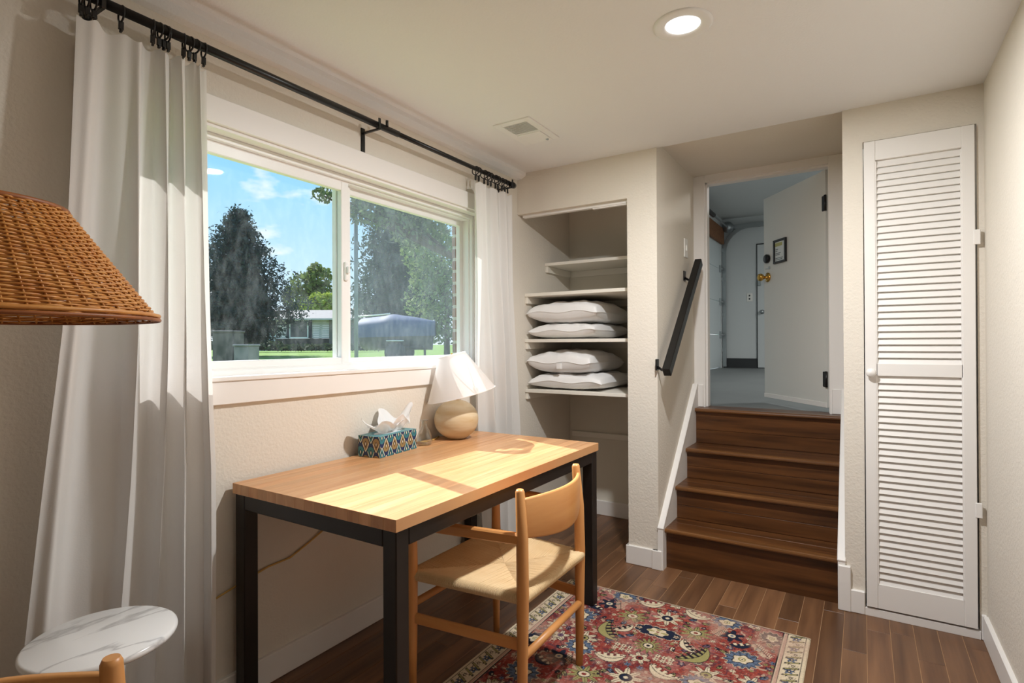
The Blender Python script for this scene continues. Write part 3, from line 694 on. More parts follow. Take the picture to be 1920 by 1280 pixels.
# ------------------------------------------------------------------ tissue box, vase
tis = empty('tissue_box', (-1.712, 1.715, TZ), 'teal and gold patterned tissue box on the desk', 'tissue box')
bw, bl, bh = .112, .245, .086
def paisley_mat():
    m = bpy.data.materials.new('tissue_box_print'); m.use_nodes = True; nt = m.node_tree; L = nt.links; bs = nt.nodes['Principled BSDF']; bs.inputs['Roughness'].default_value = .4
    at = nt.nodes.new('ShaderNodeAttribute'); at.attribute_name = 'print'; L.new(at.outputs['Color'], bs.inputs['Base Color']); return m
def printed_panel(o0, du, dv, W, Hh, flip, name, parent):
    """a card panel with the ogee leaf print; o0 corner, du/dv unit directions"""
    nu, nv = int(W/.0011), int(Hh/.0011)
    U, V = np.meshgrid(np.linspace(0, W, nu), np.linspace(0, Hh, nv))
    pw, ph = .054, .056
    img = np.zeros((nv, nu, 3)); img[:] = srgb(10, 44, 92)
    pal = {'teal': srgb(46, 120, 132), 'gold': srgb(150, 126, 82), 'dk': srgb(8, 24, 50), 'line': srgb(226, 226, 206), 'in_t': srgb(8, 50, 62), 'in_g': srgb(64, 34, 18)}
    for row in range(-1, 6):
        for colm in range(-1, 9):
            cx = colm*pw+(pw/2 if row % 2 else 0)+.012; cy = row*ph/1.62+.014
            du_ = (U-cx)/(pw*.35); dv_ = (V-cy)/(ph*.50)
            if flip: dv_ = -dv_
            # leaf: round below, pointed above
            wv = np.where(dv_ > -.25, np.clip((1-(dv_+.25)/1.25), 0, 1)**.8, np.sqrt(np.clip(1-((dv_+.25)/.75)**2, 0, 1)))
            d_ = np.abs(du_)-wv*.95
            ins = (np.abs(dv_) < 1)
            t_ = 'teal' if row % 2 == 0 else 'gold'
            img[ins & (d_ < .12)] = pal['dk']; img[ins & (d_ < 0)] = pal[t_]
            img[ins & (d_ < -.0) & (d_ > -.16) & (dv_ > -.3)] = pal['line']
            w2 = np.clip(1-np.abs(dv_+.1)/.55, 0, 1)
            img[(np.abs(du_) < w2*.42)] = pal['in_t' if t_ == 'teal' else 'in_g']
            w3 = np.clip(1-np.abs(dv_+.15)/.3, 0, 1)
            img[(np.abs(du_) < w3*.16)] = pal['line']
    o0 = Vector(o0); du = Vector(du); dv = Vector(dv)
    m = MB(); m.v = [tuple(o0+du*float(U[j, i])+dv*float(V[j, i])) for j in range(nv) for i in range(nu)]
    m.f = [(j*nu+i, j*nu+i+1, (j+1)*nu+i+1, (j+1)*nu+i) for j in range(nv-1) for i in range(nu-1)]; m.sm = [False]*len(m.f)
    o = m.build(name, PM, parent, fix=False)
    at = o.data.color_attributes.new('print', 'FLOAT_COLOR', 'POINT')
    at.data.foreach_set('color', np.concatenate([img.reshape(-1, 3), np.ones((nu*nv, 1))], 1).astype(np.float32).ravel())
    return o
PM = paisley_mat()
bx = tis.location
CARD = mat('tissue_box_card', (30, 84, 118), .45); TOPC = mat('tissue_box_top', (120, 176, 176), .45, noise=((60, 60, 60), (40, 110, 130), .15))
m = MB().box(bx.x-bw/2, bx.x+bw/2, bx.y-bl/2, bx.y+bl/2, TZ, TZ+bh-.001, .0005)
m.build('carton', CARD, tis)
MB().box(bx.x-bw/2, bx.x+bw/2, bx.y-bl/2, bx.y+bl/2, TZ+bh-.001, TZ+bh, 0).build('carton_top', TOPC, tis)
e_ = .0006
printed_panel((bx.x+bw/2+e_, bx.y-bl/2, TZ+.0005), (0, 1, 0), (0, 0, 1), bl, bh-.001, False, 'printed_side', tis)
printed_panel((bx.x-bw/2, bx.y-bl/2-e_, TZ+.0005), (1, 0, 0), (0, 0, 1), bw, bh-.001, True, 'printed_end', tis)
m = MB()
m.lathe([(.0, 0), (1, 0), (1, .0015), (0, .0015)], 32, Matrix.Translation((bx.x, bx.y, TZ+bh-.0002)) @ Matrix.Diagonal((.03, .085, 1, 1)), cap=False)
m.build('opening_film', M['tissue'], tis)
rt = random.Random(11)
def tissue(cx, cy, z0, peaks, spread, h, seed):
    rn = random.Random(seed)
    def fn(u, v):
        th = 2*math.pi*u
        pk = sum(a*math.exp(-((((th-p+math.pi) % (2*math.pi))-math.pi)/w_)**2) for p, a, w_ in peaks)
        r = (.016+spread*v*(.75+.5*pk)); wob = .006*math.sin(5*th+seed)*v+.004*math.sin(11*th+2*seed)*v
        return (cx+.8*(r+wob)*math.cos(th), cy+(1.45*r+wob)*math.sin(th), z0+h*v*(.5+.75*pk)-.012*v*v*(1-pk)+.004*math.sin(8*v+4*th))
    return MB().grid(fn, 72, 14)
tissue(bx.x-.002, bx.y-.02, TZ+bh, [(-1.9, .9, .5), (-.6, .75, .45), (.9, .8, .55), (2.4, .7, .4)], .062, .062, 3).build('tissue', M['tissue'], tis, fix=False)
tissue(bx.x+.004, bx.y+.034, TZ+bh, [(1.7, 1.15, .5), (-.2, .65, .5), (3.2, .9, .6)], .056, .078, 5).build('tissue', M['tissue'], tis, fix=False)
tis.rotation_euler = (0, 0, math.radians(6))

VG = bpy.data.materials.new('clear_glass'); VG.use_nodes = True; nt = VG.node_tree; nt.nodes.clear()
o_ = nt.nodes.new('ShaderNodeOutputMaterial'); t_ = nt.nodes.new('ShaderNodeBsdfTransparent'); t_.inputs[0].default_value = (.95, .96, .95, 1)
g_ = nt.nodes.new('ShaderNodeBsdfGlossy'); g_.inputs['Roughness'].default_value = .03; lw = nt.nodes.new('ShaderNodeLayerWeight'); lw.inputs[0].default_value = .35
mx = nt.nodes.new('ShaderNodeMixShader'); nt.links.new(lw.outputs['Facing'], mx.inputs[0]); nt.links.new(t_.outputs[0], mx.inputs[1]); nt.links.new(g_.outputs[0], mx.inputs[2]); nt.links.new(mx.outputs[0], o_.inputs[0])
vp_ = [(0, .002), (.03, .002), (.035, .006), (.037, .02), (.034, .04), (.024, .066), (.0145, .082), (.012, .094), (.013, .106), (.018, .113), (.0165, .113), (.011, .104), (.0105, .094), (.013, .08), (.0225, .064), (.032, .04), (.0348, .02), (.032, .008), (0, .006)]
MB().lathe([(r, TZ+z) for r, z in vp_], 32, c=(-1.695, 1.925), cap=False).build('glass_vase', VG, None, 'small clear glass bottle vase between tissue box and lamp', 'vase', base=(-1.695, 1.925, TZ))

# ------------------------------------------------------------------ wicker floor lamp
FL = Vector((-1.295, .304, 0))
fl_l = empty('floor_lamp', FL, 'floor lamp with a wide woven wicker shade', 'lamp')
MB().lathe([(0, 0), (.13, 0), (.135, .008), (.12, .02), (.02, .026), (0, .026)], 32, c=FL[:2], cap=False).build('base', M['black'], fl_l)
MB().tube([(FL.x, FL.y, .02), (FL.x, FL.y, 1.36)], .009, 10).build('pole', M['black'], fl_l)
Z0, Z1, RB0, RB1 = 1.247, 1.443, .276, .134
NST = 60
wv = MB(); NR = 56
for k in range(NR):
    t = (k+.8)/(NR+.6); z = Z0+(Z1-Z0)*t; r = RB0+(RB1-RB0)*t
    pts = []
    for q in range(NST*4):
        th = 2*math.pi*q/(NST*4); rr = r+.0034*math.cos(NST/2*th+(math.pi if k % 2 else 0)) + .0006*math.sin(13*th+k)
        pts.append((FL.x+rr*math.cos(th), FL.y+rr*math.sin(th), z+.0007*math.sin(7*th+k*2.1)))
    wv.tube(pts, .0019, 5, closed=True)
wv.build('wicker_weave', M['rattan'], fl_l, fix=False)
stk = MB()
for q in range(NST):
    th = 2*math.pi*q/NST
    stk.tube([(FL.x+RB0*math.cos(th), FL.y+RB0*math.sin(th), Z0), (FL.x+RB1*math.cos(th), FL.y+RB1*math.sin(th), Z1)], .0022, 6)
stk.build('wicker_stakes', M['rattan'], fl_l, kind='stuff')
for r, z, rad, mt_ in ((RB0+.001, Z0+.001, .0035, 'rattan_dark'), (RB0, Z0+.009, .0038, 'rattan'), (RB1, Z1, .0055, 'rattan_dark')):
    MB().tube([(FL.x+r*math.cos(t), FL.y+r*math.sin(t), z) for t in [2*math.pi*k/96 for k in range(96)]], rad, 7, closed=True).build('shade_rim', M[mt_], fl_l)
sp_ = MB()
for k in range(3):
    th = 2*math.pi*k/3; sp_.tube([(FL.x, FL.y, 1.36), (FL.x+RB1*math.cos(th), FL.y+RB1*math.sin(th), Z1-.004)], .002, 6)
sp_.build('shade_carrier', M['black'], fl_l)

# ------------------------------------------------------------------ marble side table
MT = Vector((-1.447, .560, 0))
mt = empty('side_table', MT, 'round white marble side table beside the long curtain', 'side table')
MB().lathe([(0, .532), (.139, .532), (.1445, .536), (.146, .542), (.1445, .547), (.140, .55), (0, .55)], 64, c=MT[:2], cap=False).build('marble_top', M['marble'], mt)
MB().lathe([(0, .02), (.016, .02), (.016, .52), (.04, .532), (0, .532)], 24, c=MT[:2], cap=False).build('column', M['marble'], mt)
MB().lathe([(0, 0), (.1, 0), (.102, .01), (.09, .022), (0, .024)], 40, c=MT[:2], cap=False).build('foot', M['marble'], mt)

# ------------------------------------------------------------------ rug with woven floral pattern
def make_rug():
    X0, X1, Y0, Y1 = -1.262, -.185, .92, 2.535
    st_ = .0025; nx = int((X1-X0)/st_)+1; ny_ = int((Y1-Y0)/st_)+1
    U, V = np.meshgrid(np.linspace(0, X1-X0, nx), np.linspace(0, Y1-Y0, ny_)); W_, L_ = X1-X0, Y1-Y0
    g = np.random.default_rng(5)
    def blur_noise(nu, nv):
        a = g.random((nv, nu)); xi = np.linspace(0, nu-1.001, nx); yi = np.linspace(0, nv-1.001, ny_)
        x0_ = xi.astype(int); y0_ = yi.astype(int); fx = (xi-x0_)[None, :]; fy = (yi-y0_)[:, None]
        fx = fx*fx*(3-2*fx); fy = fy*fy*(3-2*fy)
        A = a[np.ix_(y0_, x0_)]; B = a[np.ix_(y0_, x0_+1)]; C_ = a[np.ix_(y0_+1, x0_)]; D = a[np.ix_(y0_+1, x0_+1)]
        return A*(1-fx)*(1-fy)+B*fx*(1-fy)+C_*(1-fx)*fy+D*fx*fy
    col = lambda *c: np.array(srgb(*c))
    RED, RED2, PINK, CREAM, NAVY, BLUE, OLIVE, DARK, PURP = col(152, 70, 58), col(124, 52, 48), col(166, 112, 106), col(206, 190, 162), col(34, 40, 58), col(92, 106, 128), col(150, 142, 92), col(40, 34, 40), col(112, 88, 108)
    n1, n2 = blur_noise(9, 14), blur_noise(24, 36)
    img = RED[None, None]*(1-n1[..., None])+RED2*n1[..., None]
    k = np.clip((n2-.55)*2.4, 0, 1)[..., None]*.75; img = img*(1-k)+PINK*k
    def put(mask, c, a=1.0): img[mask] = img[mask]*(1-a)+c*a
    def loc(cx, cy, rot_, sx=1.0, sy=1.0):
        c_, s_ = math.cos(rot_), math.sin(rot_); x = U-cx; y = V-cy
        return (c_*x+s_*y)/sx, (-s_*x+c_*y)/sy
    def rosette(cx, cy, R, n, c1, c2, c3, rot_=0, sy=1.0):
        x, y = loc(cx, cy, rot_, 1, sy); r = np.hypot(x, y); t = np.arctan2(y, x)
        edge = R*(.72+.28*np.cos(n*t)); put(r < edge+.0042, DARK); put(r < edge, c1)
        put((r < edge*.98) & (np.abs(np.sin(n*t/2)) < .16) & (r > R*.28), DARK, .75)
        put(r < R*.38, DARK); put(r < R*.31, c2); put(r < R*.14, c3)
    def palmette(cx, cy, R, c1, c2, rot_=0):
        x, y = loc(cx, cy, rot_); t = np.arctan2(y, x); r = np.hypot(x, y*1.15)
        edge = R*(.82+.10*np.cos(13*t)+.12*np.sin(t)); put(r < edge+.006, CREAM); put(r < edge+.003, DARK); put(r < edge, c1)
        strp = (np.cos(13*t) > .55) & (r > R*.5) & (r < edge*.95); put(strp, DARK, .6)
        x2, y2 = x, y-R*.12; r2 = np.hypot(x2, y2*1.3); t2 = np.arctan2(y2, x2); e2 = R*(.46+.08*np.cos(5*t2+1.5))
        put(r2 < e2+.005, DARK); put(r2 < e2, c2); put(np.hypot(x2, y2) < R*.2, OLIVE); put(np.hypot(x2, y2) < R*.11, CREAM); put(np.hypot(x2, y2) < R*.05, DARK)
    def crown(cx, cy, R, rot_=0):
        x, y = loc(cx, cy, rot_); r = np.hypot(x, y*1.5); t = np.arctan2(y*1.5, x)
        e = R*(.85+.2*np.abs(np.sin(6*t))**.6+.25*np.cos(2*t)); put(r < e+.0045, CREAM); put(r < e, NAVY)
        e2 = R*(.55+.06*np.cos(6*t)); put(r < e2+.003, DARK); put(r < e2, CREAM); put((r < e2*.9) & (np.cos(4*t) > .3) & (r > R*.2), OLIVE); put(r < R*.2, CREAM); put(r < R*.1, RED2)
        for s in (-1, 1):
            rosette(cx+s*R*1.02*math.cos(rot_), cy+s*R*1.02*math.sin(rot_), .012, 5, CREAM, RED, DARK)
    def leaf(cx, cy, L, rot_, c1, c2, curve=.5, teeth=True):
        x, y = loc(cx, cy, rot_); yy = y-curve*x*x/L
        w_ = L*.20*np.clip(1-(x/(L*.5))**2, 0, 1)**.7
        if teeth: w_ = w_*(1+.35*np.sign(np.sin(x*260))*(yy > 0))
        inn = np.abs(x) < L*.5
        put(inn & (np.abs(yy) < w_+.0038), DARK); put(inn & (np.abs(yy) < w_), c1)
        put(inn & (yy > 0) & (yy < w_*.9) & (np.sin(x*260) > 0), c2); put(inn & (np.abs(yy) < .0016), DARK)
    def sprig(cx, cy, L, rot_):
        x, y = loc(cx, cy, rot_); inn = np.abs(x) < L*.5
        hb = inn & (np.abs(y) < .020) & (((x+np.abs(y)*.9) % .0105) < .0048) & (np.abs(y) > .0015)
        put(hb, CREAM, .85); put(inn & (np.abs(y) < .0014), DARK)
    def flower(cx, cy, R, c=CREAM):
        x, y = loc(cx, cy, 0); r = np.hypot(x, y); t = np.arctan2(y, x); e = R*(.7+.3*np.cos(6*t)); put(r < e+.0022, DARK, .8); put(r < e, c); put(r < R*.25, DARK)
    def vine(pts, c=DARK, w_=.0013):
        for (ax, ay), (bx_, by_) in zip(pts, pts[1:]):
            dx, dy = bx_-ax, by_-ay; l2 = dx*dx+dy*dy+1e-9; t = np.clip(((U-ax)*dx+(V-ay)*dy)/l2, 0, 1)
            put(np.hypot(U-ax-t*dx, V-ay-t*dy) < w_, c, .85)
    cxm = W_/2; pr2 = random.Random(3)
    nz1, nz2 = blur_noise(64, 96), blur_noise(80, 120)          # thin squiggles of thread colour over the ground
    put(np.abs(nz1-.5) < .035, DARK, .55); put(np.abs(nz2-.5) < .03, PURP*.5+CREAM*.5, .45); put((nz1 > .78), NAVY, .5); put((nz2 > .8), CREAM, .5)
    base_img = img.copy()
    for s in (-1, 1):                                 # scrolling vines, mirrored about the long axis
        for k in range(9):
            y0_ = k*.19+.03; a0 = pr2.uniform(0, 3); pts = []
            for q in range(26):
                t = q/25; pts.append((cxm+s*(.03+.40*t+.02*math.sin(9*t+a0)), y0_+.07*math.sin(6.5*t+a0)+.04*t))
            vine(pts, pr2.choice((DARK, NAVY, PURP)))
            for q in range(2, 25, 3):
                px_, py_ = pts[q]; leaf(px_+s*.008, py_+.012, .036, pr2.uniform(-1.5, 1.5), pr2.choice((OLIVE, PURP, BLUE, CREAM)), DARK, .3, False)
    per = .50; base0 = L_-.225
    for rep in range(-1, 4):
        yb_ = base0-rep*per
        crown(cxm, yb_-.055, .075, 0)
        rosette(cxm, yb_+.08, .064, 8, CREAM, NAVY, CREAM, .2)
        rosette(cxm, yb_-.175, .056, 14, OLIVE, CREAM, DARK, 0)
        rosette(cxm, yb_-.275, .04, 6, CREAM, RED2, DARK, 0)
        for s in (-1, 1):
            rosette(cxm+s*.135, yb_+.02, .066, 9, OLIVE, CREAM, RED2, .3, .8)
            palmette(cxm+s*.335, yb_-.09, .072, BLUE, CREAM, s*.5)
            palmette(cxm+s*.225, yb_+.185, .064, BLUE, CREAM, math.pi+s*.25)
            leaf(cxm+s*.095, yb_+.165, .12, s*-.35, CREAM, CREAM, .9)
            leaf(cxm+s*.185, yb_-.155, .16, s*1.0, OLIVE, DARK, .8)
            leaf(cxm+s*.125, yb_-.10, .10, s*-.9, CREAM, DARK, .7)
            rosette(cxm+s*.265, yb_+.075, .047, 6, NAVY, CREAM, BLUE, .5)
            sprig(cxm+s*.215, yb_+.085, .075, 1.2*s); sprig(cxm+s*.385, yb_+.02, .10, -.9*s)
            rosette(cxm+s*.24, yb_-.255, .056, 8, CREAM, OLIVE, DARK, .1)
            rosette(cxm+s*.385, yb_-.22, .044, 7, CREAM, BLUE, DARK, .4)
            palmette(cxm+s*.40, yb_+.135, .055, NAVY, CREAM, -s*1.2)
            rosette(cxm+s*.33, yb_+.215, .036, 5, CREAM, PURP, DARK, .4)
            leaf(cxm+s*.31, yb_+.015, .085, s*.5, NAVY, CREAM, .5)
            for q in range(6): flower(cxm+s*(.055+.026*(q % 3)), yb_-.225-.026*(q//3), .014)
    for i in range(900):                              # small blossoms and leaves in what is still open ground
        a_, b2 = pr2.uniform(.0, .44), pr2.uniform(.015, L_-.015); rr_ = pr2.uniform(.009, .016)
        ix, iy = int((cxm+a_)/W_*(nx-1)), int(b2/L_*(ny_-1)); w5 = int(rr_/st_)
        pa, pb_ = img[max(0, iy-w5):iy+w5+1, max(0, ix-w5):ix+w5+1], base_img[max(0, iy-w5):iy+w5+1, max(0, ix-w5):ix+w5+1]
        if pa.size == 0 or np.abs(pa-pb_).sum(-1).max() > .002: continue
        for s in (-1, 1):
            x_ = cxm+s*a_; q = i % 6
            if q == 0: flower(x_, b2, rr_)
            elif q == 1: flower(x_, b2, rr_, BLUE)
            elif q == 2: leaf(x_, b2, rr_*2.4, s*pr2.uniform(.2, 2.8), OLIVE, DARK, .4, False)
            elif q == 3: rosette(x_, b2, rr_, 5, PURP, CREAM, DARK)
            elif q == 4: leaf(x_, b2, rr_*2.4, s*pr2.uniform(.2, 2.8), NAVY, CREAM, .2, False)
            else: flower(x_, b2, rr_*.8, OLIVE)
    # side borders: cream band with dark scrolling leaves between guard lines
    for s in (0, 1):
        D = U if s == 0 else W_-U
        put(D < .098, DARK); put(D < .094, CREAM); put(D < .091, PINK*.6+CREAM*.4)
        put(D < .082, DARK); put(D < .079, CREAM)
        mid = D-.045; ph = V*2*math.pi/.085
        put((np.abs(mid-.013*np.sin(ph)) < .0018), DARK)
        for o2, sg in ((0, 1), (.0425, -1)):
            vv = ((V+o2) % .085)-.0425; rr = np.hypot(vv/1.25, mid-sg*.004); tt = np.arctan2(mid-sg*.004, vv)
            e = .017*(.7+.3*np.cos(5*tt)); put(rr < e+.002, DARK); put(rr < e, BLUE if sg > 0 else CREAM); put(rr < .0065, DARK); put(rr < .0035, CREAM)
        for o2 in (.021, .064):
            vv = ((V+o2) % .085)-.0425; put((np.abs(vv+.5*mid) < .006) & (np.abs(mid) < .026), DARK, .9); put((np.abs(vv+.5*mid) < .003) & (np.abs(mid) < .02), OLIVE)
        put(D < .016, DARK); put(D < .0135, CREAM)
    E_ = np.minimum(V, L_-V); put(E_ < .009, CREAM); put((E_ < .015) & (E_ > .009), DARK, .6)
    # worn patches of the print: threads faded towards pale pink
    wn_ = blur_noise(14, 20); th = g.random((ny_, nx)); streak = np.repeat(g.random((ny_, nx//6+1)), 6, 1)[:, :nx]
    k = np.clip((wn_-.5)*1.9, 0, .8)[..., None]*(.35+.65*streak[..., None]); img = img*(1-k)+(PINK*.55+CREAM*.45)*k
    img *= (.86+.28*th)[..., None]
    img = np.clip(img, 0, 1)
    me = bpy.data.meshes.new('rug'); zt_ = .007
    n_v = nx*ny_
    co = np.zeros((n_v+4, 3), np.float32)
    co[:n_v, 0] = (X0+U).ravel()-(X0+X1)/2; co[:n_v, 1] = (Y0+V).ravel()-(Y0+Y1)/2; co[:n_v, 2] = zt_-.0042*np.clip(1-np.minimum(np.minimum(U, W_-U), np.minimum(V, L_-V))/.004, 0, 1).ravel()
    co[n_v:] = [(-W_/2, -L_/2, .0005), (W_/2, -L_/2, .0005), (W_/2, L_/2, .0005), (-W_/2, L_/2, .0005)]
    idx = np.arange(n_v).reshape(ny_, nx)
    q = np.stack([idx[:-1, :-1], idx[:-1, 1:], idx[1:, 1:], idx[1:, :-1]], -1).reshape(-1, 4)
    faces = q.tolist()
    B0 = n_v
    faces += [list(idx[0, ::-1])+[B0, B0+1], list(idx[-1, :])+[B0+2, B0+3], list(idx[:, 0])+[B0+3, B0], list(idx[::-1, -1])+[B0+1, B0+2], [B0+3, B0+2, B0+1, B0]]
    me.from_pydata(co.tolist(), [], faces)
    at = me.color_attributes.new('weave', 'FLOAT_COLOR', 'POINT')
    cc = np.ones((n_v+4, 4), np.float32); cc[:n_v, :3] = img.reshape(-1, 3); cc[n_v:, :3] = CREAM
    at.data.foreach_set('color', cc.ravel())
    m = bpy.data.materials.new('rug_pile'); m.use_nodes = True; nt = m.node_tree; bs = nt.nodes['Principled BSDF']; bs.inputs['Roughness'].default_value = .95; bs.inputs['Specular IOR Level'].default_value = .1
    a_ = nt.nodes.new('ShaderNodeAttribute'); a_.attribute_name = 'weave'; nt.links.new(a_.outputs['Color'], bs.inputs['Base Color'])
    me.materials.append(m)
    o = bpy.data.objects.new('rug', me); o.location = ((X0+X1)/2, (Y0+Y1)/2, 0); COL.objects.link(o)
    return tag(o, 'worn red floral rug with cream borders under the armchair', 'rug')
make_rug()

# ------------------------------------------------------------------ garage beyond the door
GX0, GX1, GY0, GY1, GZ0, GZ1 = -2.03, 3.6, YD+.1, 9.95, .772, 3.30
MB().box(GX0-.1, GX1, YD+.02, GY1+.1, GZ0-.1, GZ0).build('floor_garage', M['concrete'], kind='structure', label='grey concrete garage floor beyond the door')
MB().box(GX0-.1, GX1+.1, GY1, GY1+.1, GZ0, GZ1).build('wall_garage_far', M['garage'], kind='structure', label='white far wall of the garage')
MB().box(GX1, GX1+.1, GY0, GY1, GZ0, GZ1).build('wall_garage_right', M['garage'], kind='structure', label='white side wall of the garage, out of sight')
m = MB().box(XW-.23, XP1, YD, GY0+.02, GZ0, GZ1).box(XS1, GX1, YD, GY0+.02, GZ0, GZ1).box(XP1, XS1, YD+.01, GY0+.02, ZC+.03, GZ1)
m.build('wall_garage_near', M['garage'], kind='structure', label='garage side of the wall around the door')
MB().box(GX0-.1, GX1+.1, YD+.0, GY1+.1, GZ1, GZ1+.1).build('ceiling_garage', M['garage_ceil'], kind='structure', label='grey garage ceiling')
MB().box(GX0+.02, GX1, GY1-.02, GY1+.001, GZ0, GZ0+.16).build('trim_8', M['rubber'], kind='structure', label='black plinth strip along the far garage wall')
MB().box(GX0-.1, GX0, YC, GY1, GZ0+2.25, GZ1).build('wall_garage_front', M['garage'], kind='structure', label='white wall strip above the garage door')
MB().box(GX0-.0, GX0+.05, GY0+.6, GY1-.1, 2.86, 3.12, .002).build('trim_9', M['cardboard'], kind='structure', label='brown wooden header board above the garage door')
MB().box(GX0-.1, GX0, YC, GY0+.39, GZ0, GZ0+2.25).build('wall_garage_corner', M['garage'], kind='structure', label='white garage wall beside the near end of the garage door')
MB().box(GX0-.1, GX0-.001, GY1-.115, GY1+.02, GZ0, GZ0+2.25).build('wall_garage_jamb', M['garage'], kind='structure', label='white garage wall at the far end of the garage door')
gd = empty('garage_door', (GX0, 7, GZ0), 'white sectional garage door with steel hinges seen through the doorway', 'garage door')
for k in range(4):
    z0 = GZ0+.01+k*.555
    MB().box(GX0-.05, GX0-.008, GY0+.4, GY1-.12, z0, z0+.549, .006).build('section', M['gdoor'], gd)
for k in range(1, 4):
    for y in (GY1-.2, GY1-2.2, GY1-4.2):
        MB().box(GX0-.008, GX0+.02, y-.03, y+.03, GZ0+k*.555-.06, GZ0+k*.555+.06, .004).tube([(GX0+.01, y, GZ0+k*.555), (GX0+.05, y+.06, GZ0+k*.555)], .014, 8).build('hinge', M['chrome'], gd)
tk = empty('door_track', (GX0+.03, GY1-.1, GZ0), 'galvanised garage door track curving to the ceiling', 'door track')
yt = GY1-.06
path = [(GX0+.04, yt, GZ0+.02), (GX0+.04, yt, GZ0+1.95)]
for k in range(1, 9):
    t = math.pi/2*k/8; path.append((GX0+.04+.42*(1-math.cos(t)), yt, GZ0+1.95+.42*math.sin(t)))
path.append((GX0+2.6, yt, GZ0+2.37))
m = MB()
for a_, b2 in zip(path, path[1:]): m.bar(a_, b2, .06, .03, up=(0, 1, 0))
m.build('channel', M['chrome'], tk)
MB().bar((GX0+.02, yt, GZ0+2.37), (GX0+.75, yt, GZ0+2.37), .05, .07, up=(0, 0, 1)).build('angle_iron', M['chrome'], tk)
for zz in (.3, .9, 1.5, 2.0):
    MB().box(GX0-.002, GX0+.05, yt-.02, yt+.05, GZ0+zz-.03, GZ0+zz+.03, .003).build('bracket', M['chrome'], tk)
sp = empty('torsion_spring', (GX0+.15, GY1-1.5, GZ0+2.45), 'garage door spring shaft with cable drum', 'spring')
MB().tube([(GX0+.12, GY0+1, GZ0+2.36), (GX0+.12, GY1-.06, GZ0+2.36)], .014, 10).build('shaft', M['chrome'], sp)
MB().tube([(GX0+.12, GY1-2.6, GZ0+2.36), (GX0+.12, GY1-1.2, GZ0+2.36)], .035, 12).build('coil', M['steel'], sp)
MB().lathe([(0, -.03), (.09, -.03), (.075, -.01), (.075, .02), (.09, .03), (0, .03)], 24, Matrix.Translation((GX0+.12, GY1-.16, GZ0+2.36)) @ Matrix.Rotation(math.pi/2, 4, 'X'), cap=False).build('drum', M['chrome'], sp)
sd = empty('door_3', (-1.0, GY1, GZ0), 'white side door in the far garage wall', 'door', kind='structure')
MB().box(-1.475, -.56, GY1-.03, GY1-.001, GZ0+.01, GZ0+2.04, .003).build('slab', M['garage'], sd)
MB().box(-1.488, -1.476, GY1-.02, GY1-.001, GZ0, GZ0+2.06).box(-1.488, -.55, GY1-.02, GY1-.001, GZ0+2.045, GZ0+2.06).build('gap_shadow_strip', M['rubber'], sd)  # dark strips painted in for the shadow in the gap round the slab
MB().lathe([(0, 0), (.035, 0), (.035, .01), (.012, .014), (.012, .04), (.03, .05), (.03, .07), (0, .075)], 16, Matrix.Translation((-1.40, GY1-.03, GZ0+.93)) @ rot, cap=False).build('knob', M['chrome'], sd)
MB().box(-1.47, -1.42, GY1-.06, GY1-.03, GZ0+1.36, GZ0+1.46, .005).build('hasp', M['chrome'], sd)
ot = empty('wall_outlet', (-1.60, GY1, 1.90), 'white outlet plate on the far garage wall', 'outlet')
MB().box(-1.645, -1.555, GY1-.012, GY1+.001, 1.88, 2.02, .003).build('plate', M['plate'], ot)
for zz in (1.925, 1.98): MB().box(-1.612, -1.588, GY1-.016, GY1-.010, zz-.014, zz+.014, .002).build('socket', M['rubber'], ot)
gl = empty('added_garage_lamp', (1.6, 6.4, GZ1), 'added fluorescent lamp under the garage ceiling, unseen, lighting the garage', 'ceiling light')  # added fixture to carry the garage light; its real source is unseen
MB().box(1.5, 1.7, 5.8, 7.0, GZ1-.06, GZ1+.001, .004).build('housing', M['vinyl'], gl)
MB().box(1.52, 1.68, 5.83, 6.97, GZ1-.075, GZ1-.059, .004).build('tube_cover', glow('fluorescent', (240, 248, 255), 4), gl)  # glowing cover of the added fixture
l = light('added_garage_lamp_offscreen', 'AREA', (0, 0, 0), GARAGE_POWER, (1, .99, .96), shape='RECTANGLE', size=.16, size_y=1.15); l.parent = gl; l.location = (0, 0, -.09)

# ------------------------------------------------------------------ outside
LAWN = mat('lawn', (92, 124, 54), .9, spec=.1, noise=((1.5, 1.5, 1), (128, 152, 78), .3))
ZG = .76
MB().box(-140, XW-WT-.02, -120, 200, ZG-.3, ZG).build('lawn', LAWN, None, 'sunlit green lawn outside the window', 'lawn', kind='stuff')
def hpt(px, py, dep): p = out(px, py, dep); return p
# brick return of the garage wing
BR = mat('brick', (150, 118, 102), .9, noise=((14, 14, 14), (120, 92, 82), .3), rand=.14)
MORT = mat('mortar', (176, 168, 158), .95)
bw_ = MB().box(-2.226, XW-WT, 2.806, 3.3, ZG, 3.0).build('brick_wall', MORT, None, 'brick end of the garage wing beside the window', 'brick wall', base=(-2.1, 3.0, ZG))
br1 = MB().box(-.097, .097, -.006, .05, -.029, .029, .003).mesh('brick', BR)
br2 = MB().box(-.045, .045, -.006, .05, -.029, .029, .003).mesh('brick', BR)
for k in range(29):
    z = ZG+.035+k*.0755
    if z > 2.97: break
    if k % 2 == 0: place(br1, 'brick', (-2.134, 2.81, z), bw_)
    else:
        place(br2, 'brick', (-2.186, 2.81, z), bw_); place(br1, 'brick', (-2.04, 2.81, z), bw_)
